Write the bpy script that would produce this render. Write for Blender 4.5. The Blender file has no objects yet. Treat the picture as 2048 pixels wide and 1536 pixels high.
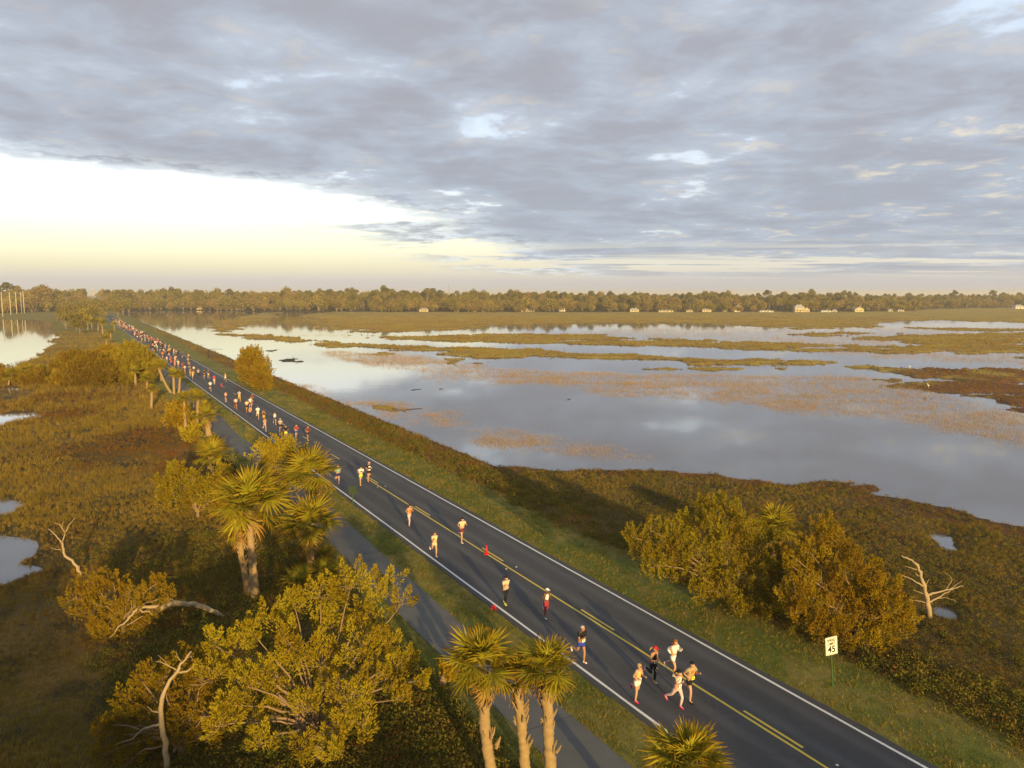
import bpy, math, random
import numpy as np
from mathutils import Vector, Matrix

# ------------------------------------------------------------------ camera
scene = bpy.context.scene
COL = scene.collection
CAM_H, FOC, HOR = 17.0, 1540.0, 588.0          # metres, pixels of the 2048 px wide picture
PITCH = math.atan((768 - HOR) / FOC)
cp, sp = math.cos(PITCH), math.sin(PITCH)
cam_d = bpy.data.cameras.new('camera')
cam_d.sensor_fit = 'HORIZONTAL'; cam_d.sensor_width = 36.0
cam_d.lens = 36.0 * FOC / 2048.0
cam_d.clip_start = 0.5; cam_d.clip_end = 30000.0
cam = bpy.data.objects.new('camera', cam_d); COL.objects.link(cam)
cam.location = (0, 0, CAM_H); cam.rotation_euler = (math.pi / 2 - PITCH, 0, 0)
scene.camera = cam
scene.view_settings.view_transform = 'Standard'
scene.view_settings.look = 'None'
scene.view_settings.exposure = 0.5
scene.view_settings.gamma = 1.0
scene.view_settings.use_curve_mapping = False
scene.cycles.max_bounces = 6
scene.cycles.diffuse_bounces = 3
scene.cycles.glossy_bounces = 3
scene.cycles.transmission_bounces = 3
scene.cycles.volume_bounces = 1
scene.cycles.use_denoising = True
scene.cycles.caustics_reflective = False
scene.cycles.caustics_refractive = False

# ------------------------------------------------------------------ sky and sun
SUN_EL = math.radians(9.5)
SUN_AZ = math.radians(180 - 19.0)               # from +Y towards +X: behind the camera, to its right
sun_dir = Vector((math.sin(SUN_AZ) * math.cos(SUN_EL), math.cos(SUN_AZ) * math.cos(SUN_EL), math.sin(SUN_EL)))
sd = bpy.data.lights.new('sun', 'SUN'); sd.energy = 5.0; sd.angle = math.radians(0.6); sd.color = (1.0, 0.70, 0.27)
so = bpy.data.objects.new('sun', sd); COL.objects.link(so)
so.rotation_euler = sun_dir.to_track_quat('Z', 'Y').to_euler(); so.location = (60, -200, 80)

world = bpy.data.worlds.new('World'); scene.world = world; world.use_nodes = True
world.cycles.sampling_method = 'MANUAL'; world.cycles.sample_map_resolution = 512
class NT:
    """short hand for wiring shader nodes"""
    def __init__(s, tree):
        s.t = tree; s.n = tree.nodes; s.l = tree.links
    def node(s, typ, **kw):
        nd = s.n.new(typ)
        for k, v in kw.items(): setattr(nd, k, v)
        return nd
    def put(s, sock, v):
        if v is None: return
        if hasattr(v, 'is_linked') or hasattr(v, 'links'): s.l.new(v, sock)
        else:
            if isinstance(v, (tuple, list)) and sock.type == 'RGBA' and len(v) == 3: v = (*v, 1)
            sock.default_value = v
    def m(s, op, a, b=None, c=None, clamp=False):
        nd = s.node('ShaderNodeMath', operation=op, use_clamp=clamp)
        for i, v in enumerate((a, b, c)): s.put(nd.inputs[i], v)
        return nd.outputs[0]
    def vm(s, op, a, b=None):
        nd = s.node('ShaderNodeVectorMath', operation=op)
        s.put(nd.inputs[0], a); s.put(nd.inputs[1], b)
        return nd.outputs[0]
    def noise(s, vec, scale, detail=4, rough=.5, dist=0.0, lac=2.0, out=0):
        nd = s.node('ShaderNodeTexNoise'); s.put(nd.inputs['Vector'], vec)
        nd.inputs['Scale'].default_value = scale; nd.inputs['Detail'].default_value = detail
        nd.inputs['Roughness'].default_value = rough; nd.inputs['Distortion'].default_value = dist
        nd.inputs['Lacunarity'].default_value = lac
        return nd.outputs[out]
    def mix(s, f, a, b, blend='MIX'):
        nd = s.node('ShaderNodeMix', data_type='RGBA', blend_type=blend)
        s.put(nd.inputs[0], f); s.put(nd.inputs[6], a); s.put(nd.inputs[7], b)
        return nd.outputs[2]
    def ss(s, v, a, b):
        nd = s.node('ShaderNodeMapRange', interpolation_type='SMOOTHSTEP')
        s.put(nd.inputs[0], v); nd.inputs[1].default_value = a; nd.inputs[2].default_value = b
        nd.inputs[3].default_value = 0; nd.inputs[4].default_value = 1
        return nd.outputs[0]
    def ramp(s, f, stops, interp='LINEAR'):
        nd = s.node('ShaderNodeValToRGB'); cr = nd.color_ramp; cr.interpolation = interp
        while len(cr.elements) < len(stops): cr.elements.new(0.5)
        for e, (p, c) in zip(cr.elements, stops):
            e.position = p; e.color = (*c, 1) if len(c) == 3 else c
        s.put(nd.inputs[0], f)
        return nd.outputs[0]

def build_sky():
    w = NT(world.node_tree); w.n.clear()
    geo = w.node('ShaderNodeTexCoord'); D = geo.outputs['Generated']
    sep = w.node('ShaderNodeSeparateXYZ'); w.put(sep.inputs[0], D)
    dx, dy, dz = sep.outputs
    el = w.m('MAXIMUM', dz, 0.0)
    den = w.m('ADD', el, 0.022)
    px, py = w.m('DIVIDE', dx, den), w.m('DIVIDE', dy, den)      # where the ray meets a cloud deck of unit height
    cmb = w.node('ShaderNodeCombineXYZ'); w.put(cmb.inputs[0], px); w.put(cmb.inputs[1], py)
    P = cmb.outputs[0]
    # the open air between the clouds
    sky = w.node('ShaderNodeTexSky', sky_type='NISHITA', sun_disc=False)
    sky.sun_elevation = SUN_EL; sky.sun_rotation = SUN_AZ; sky.altitude = 0
    sky.air_density = 1.0; sky.dust_density = 2.0; sky.ozone_density = 1.0
    nish = w.vm('SCALE', sky.outputs[0]); nish.node.inputs[3].default_value = 0.10
    band = w.ramp(el, [(0.0, (.56, .54, .60)), (0.016, (.66, .62, .60)), (0.034, (.90, .83, .58)), (0.07, (1.25, 1.22, .86)), (0.12, (1.35, 1.40, 1.36)), (0.19, (.82, .96, 1.10)), (0.4, (.45, .60, .84))])
    band2 = w.ramp(el, [(0.0, (.52, .53, .58)), (0.016, (.60, .58, .58)), (0.034, (.80, .76, .66)), (0.07, (.98, .95, .80)), (0.12, (1.05, 1.08, 1.02)), (0.19, (.82, .96, 1.10)), (0.4, (.45, .60, .84))])
    band = w.mix(w.ss(dx, -.35, .35), band, band2)
    clear = w.mix(0.88, nish, band)
    # the deck of stratocumulus: its edge runs off to the far left
    den2 = w.m('ADD', el, 0.09)
    qx, qy = w.m('DIVIDE', dx, den2), w.m('DIVIDE', dy, den2)     # the same, eased near the horizon
    cmb2 = w.node('ShaderNodeCombineXYZ'); w.put(cmb2.inputs[0], qx); w.put(cmb2.inputs[1], qy)
    Q = cmb2.outputs[0]
    e1 = w.noise(Q, 1.1, 3, .55)
    e2 = w.noise(Q, 5.0, 5, .62)
    ea = w.m('SUBTRACT', w.m('SUBTRACT', qy, w.m('MULTIPLY', qx, 0.80)), 5.42)
    eb = w.m('SUBTRACT', w.m('SUBTRACT', w.m('MULTIPLY', qy, .40), 2.80), qx)
    edge = w.m('MULTIPLY', w.m('SMOOTH_MIN', ea, eb, .25), -1.0)
    edge = w.m('ADD', edge, w.m('MULTIPLY', w.m('SUBTRACT', e1, .5), .9))
    edge = w.m('ADD', edge, w.m('MULTIPLY', w.m('SUBTRACT', e2, .5), .85))
    deck = w.ss(edge, -.10, .22)
    # streaks far out where the deck breaks into layers
    mp = w.node('ShaderNodeMapping'); mp.inputs['Scale'].default_value = (0.10, 0.42, 1); mp.inputs['Rotation'].default_value = (0, 0, math.radians(-10))
    w.put(mp.inputs[0], P)
    st = w.noise(mp.outputs[0], 1.0, 7, .6, .4)
    far = w.ss(el, 0.075, 0.030)
    broken = w.ss(st, 0.44, 0.52)
    deck = w.m('MULTIPLY', deck, w.m('SUBTRACT', 1.0, w.m('MULTIPLY', far, w.m('SUBTRACT', 1.0, broken))))
    veil = w.ss(el, 0.010, 0.034)
    deck = w.m('MULTIPLY', deck, veil)
    # long dark wisps that float out over the open band beside the deck
    mp2 = w.node('ShaderNodeMapping'); mp2.inputs['Scale'].default_value = (.34, .30, 1); mp2.inputs['Location'].default_value = (3.1, 1.7, 0); w.put(mp2.inputs[0], P)
    wn = w.noise(mp2.outputs[0], 1.0, 6, .58, .2)
    wisp = w.m('MULTIPLY', w.m('MULTIPLY', w.ss(wn, .50, .57), w.ss(edge, -1.5, -.35)), w.m('MULTIPLY', w.ss(el, .125, .10), w.ss(el, .018, .034)))
    deck = w.m('MAXIMUM', deck, w.m('MULTIPLY', wisp, .9))
    # relief of the deck
    n1 = w.noise(Q, 1.7, 6, .50, .35)
    n2 = w.noise(Q, 5.2, 7, .60, .3)
    n3 = w.noise(Q, .62, 3, .5)
    thick = w.m('ADD', w.m('ADD', w.m('MULTIPLY', n1, .66), w.m('MULTIPLY', n2, .30)), w.m('MULTIPLY', n3, .26))
    cloud = w.ramp(thick, [(0.42, (.70, .80, .92)), (0.50, (.50, .55, .64)), (0.575, (.425, .47, .555)), (0.66, (.375, .395, .455)), (0.80, (.355, .350, .385))])
    # sunlit bellies and rims, warm, where the sun gets under the deck
    warm = w.m('MULTIPLY', w.ss(n2, .50, .66), w.ss(n1, .56, .40))
    wside = w.m('MULTIPLY', w.ss(qx, .3, 2.2), w.ss(el, .26, .15))
    cloud = w.mix(w.m('MULTIPLY', warm, w.m('ADD', .22, w.m('MULTIPLY', wside, .62))), cloud, (.90, .79, .60))
    low = w.ss(el, 0.24, 0.06)
    cloud = w.mix(w.m('MULTIPLY', low, .40), cloud, (.36, .43, .52))
    # thin holes with pale blue behind
    hole = w.ss(w.m('ADD', thick, w.m('MULTIPLY', w.m('SUBTRACT', w.noise(Q, 9.0, 4, .6), .5), .28)), 0.515, 0.44)
    deck = w.m('MULTIPLY', deck, w.m('SUBTRACT', 1.0, w.m('MULTIPLY', hole, .42)))
    # bright thin rim of the deck
    rim = w.m('MULTIPLY', w.ss(edge, .75, .02), w.ss(e2, .40, .60))
    cloud = w.mix(w.m('MULTIPLY', rim, .7), cloud, (.84, .92, .95))
    col = w.mix(deck, clear, cloud)
    # mist at the horizon
    hz = w.ss(el, 0.024, 0.0)
    side = w.ss(dx, -0.5, 0.5)
    col = w.mix(w.m('MULTIPLY', hz, .65), col, w.mix(side, (.62, .59, .54), (.46, .49, .56)))
    bg = w.node('ShaderNodeBackground'); w.put(bg.inputs[0], col); bg.inputs[1].default_value = 0.80
    out = w.node('ShaderNodeOutputWorld'); w.l.new(bg.outputs[0], out.inputs[0])
build_sky()
# ------------------------------------------------------------------ measuring helpers
HEAD = math.radians(29.466)                      # the road runs this far left of the view
dv = np.array([-math.sin(HEAD), math.cos(HEAD)]); nv = np.array([math.cos(HEAD), math.sin(HEAD)])
TC = 22.5                                        # road centre, metres right of the viewpoint
ZW = -1.0                                        # water level
def G(px, py, z=0.0):
    """point of the place at height z that the photograph shows at px, py"""
    dx = px - 1024.0; dy = 768.0 - py
    f = FOC * cp + dy * sp; u = dy * cp - FOC * sp
    k = (z - CAM_H) / u
    return (dx * k, f * k)
def height_at(dist_y, py):
    dy = 768.0 - py
    return CAM_H + dist_y * (dy * cp - FOC * sp) / (FOC * cp + dy * sp)
def W(s, t): return (s * dv[0] + t * nv[0], s * dv[1] + t * nv[1])
def st_of(x, y): return x * dv[0] + y * dv[1], x * nv[0] + y * nv[1]

def _hash(ix, iy, seed):
    h = (ix.astype(np.int64) * 374761393 + iy.astype(np.int64) * 668265263 + seed * 1442695041) & 0xffffffff
    h = ((h ^ (h >> 13)) * 1274126177) & 0xffffffff
    h = h ^ (h >> 16)
    return (h & 0xffff).astype(np.float64) / 65535.0
def vnoise(x, y, seed=0):
    ix, iy = np.floor(x), np.floor(y); fx, fy = x - ix, y - iy
    fx = fx * fx * (3 - 2 * fx); fy = fy * fy * (3 - 2 * fy)
    a = _hash(ix, iy, seed); b = _hash(ix + 1, iy, seed); c = _hash(ix, iy + 1, seed); d = _hash(ix + 1, iy + 1, seed)
    return a + (b - a) * fx + (c - a) * fy + (a - b - c + d) * fx * fy
def fbm(x, y, seed=0, octs=4, gain=.5):
    x = np.asarray(x, float); y = np.asarray(y, float)
    v = 0; amp = 1; tot = 0
    for o in range(octs):
        v = v + amp * vnoise(x, y, seed + o * 17); tot += amp; amp *= gain; x = x * 2.03 + 7.1; y = y * 2.03 - 3.7
    return v / tot                                # 0..1
def sstep(x, a, b):
    t = np.clip((x - a) / (b - a), 0, 1); return t * t * (3 - 2 * t)

# ------------------------------------------------------------------ object helpers
def tag(o, label=None, cat=None, group=None, kind=None):
    if label: o['label'] = label
    if cat: o['category'] = cat
    if group: o['group'] = group
    if kind: o['kind'] = kind
    return o
def link(o, parent=None):
    COL.objects.link(o)
    if parent is not None: o.parent = parent
    return o
def empty(name, loc, rz=0.0):
    o = bpy.data.objects.new(name, None); o.location = loc; o.rotation_euler = (0, 0, rz); o.empty_display_size = .2
    return link(o)
def mesh(name, V, F, mats=None, mi=None, smooth=False, col=None):
    """V (n,3); F one array (m,k) or a list of such arrays"""
    me = bpy.data.meshes.new(name)
    V = np.ascontiguousarray(V, np.float32)
    Fs = F if isinstance(F, list) else [F]
    Fs = [np.asarray(f, np.int32) for f in Fs if len(f)]
    loops = np.concatenate([f.ravel() for f in Fs]); tot = np.concatenate([np.full(len(f), f.shape[1], np.int32) for f in Fs])
    me.vertices.add(len(V)); me.vertices.foreach_set('co', V.ravel())
    me.loops.add(len(loops)); me.loops.foreach_set('vertex_index', loops)
    me.polygons.add(len(tot)); st = np.zeros(len(tot), np.int32); st[1:] = np.cumsum(tot)[:-1]
    me.polygons.foreach_set('loop_start', st); me.polygons.foreach_set('loop_total', tot)
    if mi is not None: me.polygons.foreach_set('material_index', np.asarray(mi, np.int32))
    me.polygons.foreach_set('use_smooth', np.full(len(tot), bool(smooth)))
    if col is not None:
        at = me.color_attributes.new('Col', 'FLOAT_COLOR', 'POINT')
        c4 = np.ones((len(V), 4), np.float32); c4[:, :3] = col; at.data.foreach_set('color', c4.ravel())
    me.update(calc_edges=True)
    for m in (mats if isinstance(mats, (list, tuple)) else [mats] if mats else []): me.materials.append(m)
    return me
def obj(name, me, parent=None, loc=(0, 0, 0), rz=0.0):
    o = bpy.data.objects.new(name, me); o.location = loc; o.rotation_euler = (0, 0, rz)
    return link(o, parent)
class MB:
    """collects boxes, tubes, strips for ONE mesh"""
    def __init__(s): s.v = []; s.q = []; s.t = []; s.n = 0; s.poly = []
    def add(s, V, Q=None, T=None):
        V = np.asarray(V, float).reshape(-1, 3)
        if Q is not None and len(Q): s.q.append(np.asarray(Q, int) + s.n)
        if T is not None and len(T): s.t.append(np.asarray(T, int) + s.n)
        s.v.append(V); s.n += len(V)
    def box(s, c, d, M=None):
        x, y, z = [k / 2 for k in d]
        V = np.array([(-x, -y, -z), (x, -y, -z), (x, y, -z), (-x, y, -z), (-x, -y, z), (x, -y, z), (x, y, z), (-x, y, z)])
        if M is not None: V = V @ np.array(M.to_3x3()).T
        s.add(V + np.array(c), [(0, 3, 2, 1), (4, 5, 6, 7), (0, 1, 5, 4), (1, 2, 6, 5), (2, 3, 7, 6), (3, 0, 4, 7)])
    def tube(s, P, R, k=6, cap=True, wob=0.0, rng=None):
        P = np.asarray(P, float); n = len(P); R = np.broadcast_to(np.asarray(R, float), (n,))
        T = np.gradient(P, axis=0); T /= np.linalg.norm(T, axis=1)[:, None] + 1e-9
        up = np.array([0, 0, 1.]) if abs(T[:, 2]).mean() < .8 else np.array([1., 0, 0])
        A = np.cross(T, up); A /= np.linalg.norm(A, axis=1)[:, None] + 1e-9; B = np.cross(T, A)
        th = np.linspace(0, 2 * math.pi, k, endpoint=False)
        rr = R[:, None] * (1 + (wob * (rng.random((n, k)) - .5) if wob and rng is not None else 0))
        V = P[:, None] + rr[..., None] * (A[:, None] * np.cos(th)[None, :, None] + B[:, None] * np.sin(th)[None, :, None])
        i = np.arange(n - 1)[:, None] * k; j = np.arange(k)[None]
        j2 = (j + 1) % k
        Q = np.stack([i + j, i + j2, i + k + j2, i + k + j], -1).reshape(-1, 4)
        V = V.reshape(-1, 3); Tt = []
        if cap:
            c0 = len(V); V = np.vstack([V, P[0], P[-1]])
            for jj in range(k):
                Tt.append((c0, (jj + 1) % k, jj)); Tt.append((c0 + 1, (n - 1) * k + jj, (n - 1) * k + (jj + 1) % k))
        s.add(V, Q, Tt)
    def mesh(s, name, mat=None, smooth=False, col=None):
        F = []
        if s.q: F.append(np.vstack(s.q))
        if s.t: F.append(np.vstack(s.t))
        return mesh(name, np.vstack(s.v), F, mat, smooth=smooth, col=col)
    def build(s, name, mat, parent=None, smooth=False, loc=(0, 0, 0), rz=0.0):
        return obj(name, s.mesh(name, mat, smooth), parent, loc, rz)

# ------------------------------------------------------------------ materials
MATS = {}
def plain(name, c, rough=.75, var=.12, scale=6.0, spec=.3, bump=0.0):
    """a painted, woven or worn surface: base colour with a little uneven wear"""
    if name in MATS: return MATS[name]
    m = bpy.data.materials.new(name); m.use_nodes = True; t = NT(m.node_tree)
    b = t.n['Principled BSDF']; tc = t.node('ShaderNodeTexCoord')
    n = t.noise(tc.outputs['Object'], scale, 4, .6)
    k = t.m('ADD', 1 - var, t.m('MULTIPLY', n, 2 * var))
    sc = t.vm('SCALE', c); t.put(sc.node.inputs[3], k)
    t.put(b.inputs['Base Color'], sc); b.inputs['Roughness'].default_value = rough
    b.inputs['Specular IOR Level'].default_value = spec
    if bump:
        bp = t.node('ShaderNodeBump'); bp.inputs['Strength'].default_value = bump; t.put(bp.inputs['Height'], n); t.l.new(bp.outputs[0], b.inputs['Normal'])
    MATS[name] = m; return m
def leaf(name, c1, c2, c3=None, transl=.25, scale=1.2, attr=False, boost=1.0):
    """foliage: three natural tints mixed leaf by leaf and patch by patch"""
    if name in MATS: return MATS[name]
    gain = np.array([1.42, 1.36, .85]) * boost
    c1, c2 = tuple(np.array(c1) * gain), tuple(np.array(c2) * gain); c3 = None if c3 is None else tuple(np.array(c3) * gain)
    m = bpy.data.materials.new(name); m.use_nodes = True; t = NT(m.node_tree); t.n.clear()
    g = t.node('ShaderNodeNewGeometry'); tc = t.node('ShaderNodeTexCoord'); oi = t.node('ShaderNodeObjectInfo')
    n = t.noise(g.outputs['Position'], scale, 3, .6)
    col = t.mix(t.ss(n, .36, .64), c1, c2)
    if c3 is not None:
        wn = t.node('ShaderNodeTexWhiteNoise'); t.put(wn.inputs['Vector'], g.outputs['True Normal'])
        col = t.mix(t.m('MULTIPLY', t.ss(wn.outputs['Value'], .55, 1.0), .75), col, c3)
    if attr:
        at = t.node('ShaderNodeAttribute', attribute_name='Col'); col = t.mix(1.0, col, at.outputs['Color'], 'MULTIPLY')
    k = t.m('ADD', .82, t.m('MULTIPLY', oi.outputs['Random'], .36))
    sc = t.vm('SCALE', col); t.put(sc.node.inputs[3], k)
    d = t.node('ShaderNodeBsdfDiffuse'); t.put(d.inputs[0], sc)
    tr = t.node('ShaderNodeBsdfTranslucent'); t.put(tr.inputs[0], sc)
    mx = t.node('ShaderNodeMixShader'); mx.inputs[0].default_value = transl
    t.l.new(d.outputs[0], mx.inputs[1]); t.l.new(tr.outputs[0], mx.inputs[2])
    o = t.node('ShaderNodeOutputMaterial'); t.l.new(mx.outputs[0], o.inputs[0])
    MATS[name] = m; return m

def mat_ground():
    m = bpy.data.materials.new('ground'); m.use_nodes = True; t = NT(m.node_tree); b = t.n['Principled BSDF']
    g = t.node('ShaderNodeNewGeometry'); at = t.node('ShaderNodeAttribute', attribute_name='Col')
    n1 = t.noise(g.outputs['Position'], 2.2, 6, .65); n2 = t.noise(g.outputs['Position'], 14.0, 4, .65)
    k = t.m('ADD', .45, t.m('ADD', t.m('MULTIPLY', n1, .65), t.m('MULTIPLY', n2, .45)))
    sc = t.vm('SCALE', at.outputs['Color']); t.put(sc.node.inputs[3], k)
    t.put(b.inputs['Base Color'], sc); b.inputs['Roughness'].default_value = .95; b.inputs['Specular IOR Level'].default_value = .08
    bp = t.node('ShaderNodeBump'); bp.inputs['Strength'].default_value = .9; bp.inputs['Distance'].default_value = .12
    t.put(bp.inputs['Height'], t.m('ADD', n1, t.m('MULTIPLY', n2, .5))); t.l.new(bp.outputs[0], b.inputs['Normal'])
    return m
def mat_water():
    m = bpy.data.materials.new('water'); m.use_nodes = True; t = NT(m.node_tree); b = t.n['Principled BSDF']
    g = t.node('ShaderNodeNewGeometry')
    n = t.noise(g.outputs['Position'], .08, 4, .6)
    t.put(b.inputs['Base Color'], t.mix(n, (.085, .082, .075), (.12, .11, .095)))
    b.inputs['Roughness'].default_value = .035; b.inputs['IOR'].default_value = 2.1
    n2 = t.noise(g.outputs['Position'], 1.6, 3, .6); n3 = t.noise(g.outputs['Position'], .22, 2, .5)
    bp = t.node('ShaderNodeBump'); bp.inputs['Strength'].default_value = .05; bp.inputs['Distance'].default_value = .05
    t.put(bp.inputs['Height'], t.m('MULTIPLY', n2, t.ss(n3, .35, .7))); t.l.new(bp.outputs[0], b.inputs['Normal'])
    return m
def mat_road():
    m = bpy.data.materials.new('asphalt'); m.use_nodes = True; t = NT(m.node_tree); b = t.n['Principled BSDF']
    tc = t.node('ShaderNodeTexCoord'); O = tc.outputs['Object']
    mp = t.node('ShaderNodeMapping'); mp.inputs['Scale'].default_value = (1.0, .03, 1); t.put(mp.inputs[0], O)
    streak = t.noise(mp.outputs[0], 1.5, 4, .6)
    big = t.noise(O, .16, 5, .6, .6); fine = t.noise(O, 18, 4, .75)
    sx = t.node('ShaderNodeSeparateXYZ'); t.put(sx.inputs[0], O)
    lane = t.m('ABSOLUTE', t.m('SUBTRACT', t.m('ABSOLUTE', t.m('SUBTRACT', sx.outputs[0], TC)), 1.7))
    wheel = t.ss(t.m('ABSOLUTE', t.m('SUBTRACT', lane, .8)), .45, .05)
    v = t.m('ADD', .056, t.m('MULTIPLY', t.m('SUBTRACT', streak, .5), .030))
    v = t.m('ADD', v, t.m('MULTIPLY', t.m('SUBTRACT', big, .5), .045))
    v = t.m('ADD', v, t.m('MULTIPLY', t.m('SUBTRACT', fine, .5), .070))
    v = t.m('ADD', v, t.m('MULTIPLY', wheel, .020))
    cb = t.node('ShaderNodeCombineXYZ'); t.put(cb.inputs[0], v); t.put(cb.inputs[1], t.m('MULTIPLY', v, 1.0)); t.put(cb.inputs[2], t.m('MULTIPLY', v, 1.02))
    # hairline cracks
    vo = t.node('ShaderNodeTexVoronoi', feature='DISTANCE_TO_EDGE'); vo.inputs['Scale'].default_value = .28
    t.put(vo.inputs['Vector'], t.vm('ADD', O, t.noise(O, 1.2, 3, .6, out=1)))
    crack = t.m('MULTIPLY', t.ss(vo.outputs['Distance'], .010, .003), .35)
    t.put(b.inputs['Base Color'], t.mix(crack, cb.outputs[0], (.03, .03, .03)))
    b.inputs['Roughness'].default_value = .8; b.inputs['Specular IOR Level'].default_value = .35
    bp = t.node('ShaderNodeBump'); bp.inputs['Strength'].default_value = .35; bp.inputs['Distance'].default_value = .02
    t.put(bp.inputs['Height'], fine); t.l.new(bp.outputs[0], b.inputs['Normal'])
    return m
def mat_paint(name, c):
    m = bpy.data.materials.new(name); m.use_nodes = True; t = NT(m.node_tree); b = t.n['Principled BSDF']
    tc = t.node('ShaderNodeTexCoord'); O = tc.outputs['Object']
    n = t.noise(O, 9, 5, .7); n2 = t.noise(O, .8, 3, .6)
    worn = t.m('MULTIPLY', t.ss(n, .50, .68), t.ss(n2, .35, .75))
    t.put(b.inputs['Base Color'], t.mix(t.m('MULTIPLY', worn, .6), c, (.12, .12, .12))); b.inputs['Roughness'].default_value = .6
    return m

# ------------------------------------------------------------------ lie of the land
def px_poly(pts, z=ZW): return np.array([G(x, y, z) for x, y in pts])
def sdf(poly, X, Y, reach=60.0):
    """signed distance to a polygon, positive inside"""
    out = np.full(X.shape, -1e3)
    lo, hi = poly.min(0) - reach, poly.max(0) + reach
    k = (X > lo[0]) & (X < hi[0]) & (Y > lo[1]) & (Y < hi[1])
    if not k.any(): return out
    x, y = X[k], Y[k]; d2 = np.full(x.shape, 1e12); ins = np.zeros(x.shape, bool); n = len(poly)
    for i in range(n):
        a, b = poly[i], poly[(i + 1) % n]; e = b - a; L = e @ e + 1e-12
        u = np.clip(((x - a[0]) * e[0] + (y - a[1]) * e[1]) / L, 0, 1)
        d2 = np.minimum(d2, (x - a[0] - u * e[0]) ** 2 + (y - a[1] - u * e[1]) ** 2)
        c = ((a[1] > y) != (b[1] > y))
        with np.errstate(divide='ignore', invalid='ignore'):
            xi = a[0] + (y - a[1]) * e[0] / (e[1] if abs(e[1]) > 1e-12 else 1e-12)
        ins ^= c & (x < xi)
    d = np.sqrt(d2); out[k] = np.where(ins, d, -d); return out

SHORE_R = [(262, 634), (290, 650), (312, 668), (345, 692), (385, 716), (420, 738), (470, 765), (540, 782), (600, 788), (622, 804), (690, 838), (750, 868), (800, 888), (870, 906), (900, 922), (985, 932), (1060, 930), (1100, 941), (1180, 938), (1250, 942), (1330, 944), (1420, 950), (1520, 957), (1600, 966), (1680, 976), (1690, 966), (1755, 966), (1762, 984), (1850, 1004), (1930, 1018), (2048, 1046), (2200, 1090), (2500, 1220)]
FLATS = [  # banks of cordgrass standing out of the flood, as outlines at water level
    dict(p=[(600, 631), (640, 624), (760, 622), (1000, 622), (1300, 622), (1700, 621.5), (2100, 614), (2100, 646), (1950, 643), (1880, 640), (1760, 645), (1740, 656), (1600, 658), (1500, 652), (1400, 648), (1200, 647), (1000, 651), (900, 660), (800, 664), (720, 664), (640, 657), (615, 648)], h=.55),
    dict(p=[(425, 656), (440, 642), (480, 634), (520, 627), (565, 624), (560, 632), (510, 648), (470, 658), (440, 668)], h=.5),
    dict(p=[(705, 669), (830, 674), (900, 671), (1000, 668), (1100, 668), (1210, 670), (1330, 677), (1440, 682), (1560, 686), (1680, 690), (1780, 693), (1760, 701), (1620, 702), (1500, 699), (1380, 694), (1240, 690), (1100, 688), (990, 686), (880, 682), (800, 678)], h=.55),
    dict(p=[(452, 668), (520, 669), (575, 674), (610, 681), (700, 687), (830, 693), (960, 696), (1060, 698), (1180, 707), (1300, 711), (1430, 714), (1560, 720), (1700, 729), (1790, 734), (1860, 741), (1900, 737), (1960, 738), (2120, 742), (2120, 830), (2000, 812), (1930, 803), (1885, 797), (1872, 788), (1820, 780), (1750, 765), (1830, 757), (1792, 744), (1700, 739), (1600, 734), (1500, 733), (1400, 731), (1330, 722), (1200, 720), (1090, 714), (1010, 714), (985, 725), (925, 728), (885, 722), (905, 712), (880, 704), (780, 698), (650, 692), (560, 683), (490, 676)], h=.65),
    dict(p=[(1690, 678), (1790, 672), (1900, 668), (2120, 664), (2120, 722), (1990, 713), (1880, 709), (1780, 708), (1700, 704), (1800, 700), (1845, 690), (1800, 682)], h=.6),
    dict(p=[(1575, 669), (1680, 664), (1790, 666), (1700, 671), (1620, 672)], h=.4),
    dict(p=[(1780, 654), (1900, 656), (2100, 658), (2100, 666), (1900, 662)], h=.4),
    dict(p=[(720, 708), (770, 703), (800, 708), (770, 713)], h=.3),
    dict(p=[(690, 803), (730, 801), (775, 815), (790, 822), (760, 822), (720, 810)], h=.25),
    dict(p=[(1260, 736), (1380, 737), (1470, 737), (1400, 741), (1300, 740)], h=.3),
    dict(p=[(1740, 755), (1800, 756), (1840, 765), (1770, 763)], h=.25),
    dict(p=[(565, 719), (580, 716), (595, 718), (583, 724), (568, 724)], h=.12, mud=1), dict(p=[(535, 701), (555, 699), (552, 704), (537, 705)], h=.1, mud=1), dict(p=[(600, 720), (612, 722), (600, 726), (590, 724)], h=.1, mud=1),
]
PONDS = [  # open water on the left side of the causeway
    [(-500, 640), (-60, 637), (60, 640), (110, 645), (95, 660), (105, 668), (122, 676), (95, 682), (110, 690), (85, 700), (75, 715), (40, 725), (20, 742), (-40, 752), (-500, 790)],
    [(-300, 776), (0, 776), (45, 780), (78, 786), (30, 798), (35, 808), (0, 812), (-300, 820)],
    [(-300, 828), (0, 828), (60, 826), (85, 832), (35, 842), (0, 852), (-300, 870)],
    [(-200, 995), (0, 1000), (22, 1005), (30, 1014), (0, 1030), (-200, 1040)],
    [(-200, 1070), (0, 1075), (50, 1090), (48, 1112), (22, 1130), (95, 1138), (60, 1150), (18, 1163), (0, 1168), (-200, 1200)],
    [(1868, 1074), (1884, 1074), (1896, 1086), (1903, 1100), (1890, 1096)],
    [(1889, 1222), (1891, 1221), (1894, 1228), (1892, 1229)],
]
_shore = px_poly(SHORE_R); _sh_s, _sh_t = st_of(_shore[:, 0], _shore[:, 1])
_fl = [px_poly(f['p']) for f in FLATS]; _po = [px_poly(p) for p in PONDS]
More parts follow.
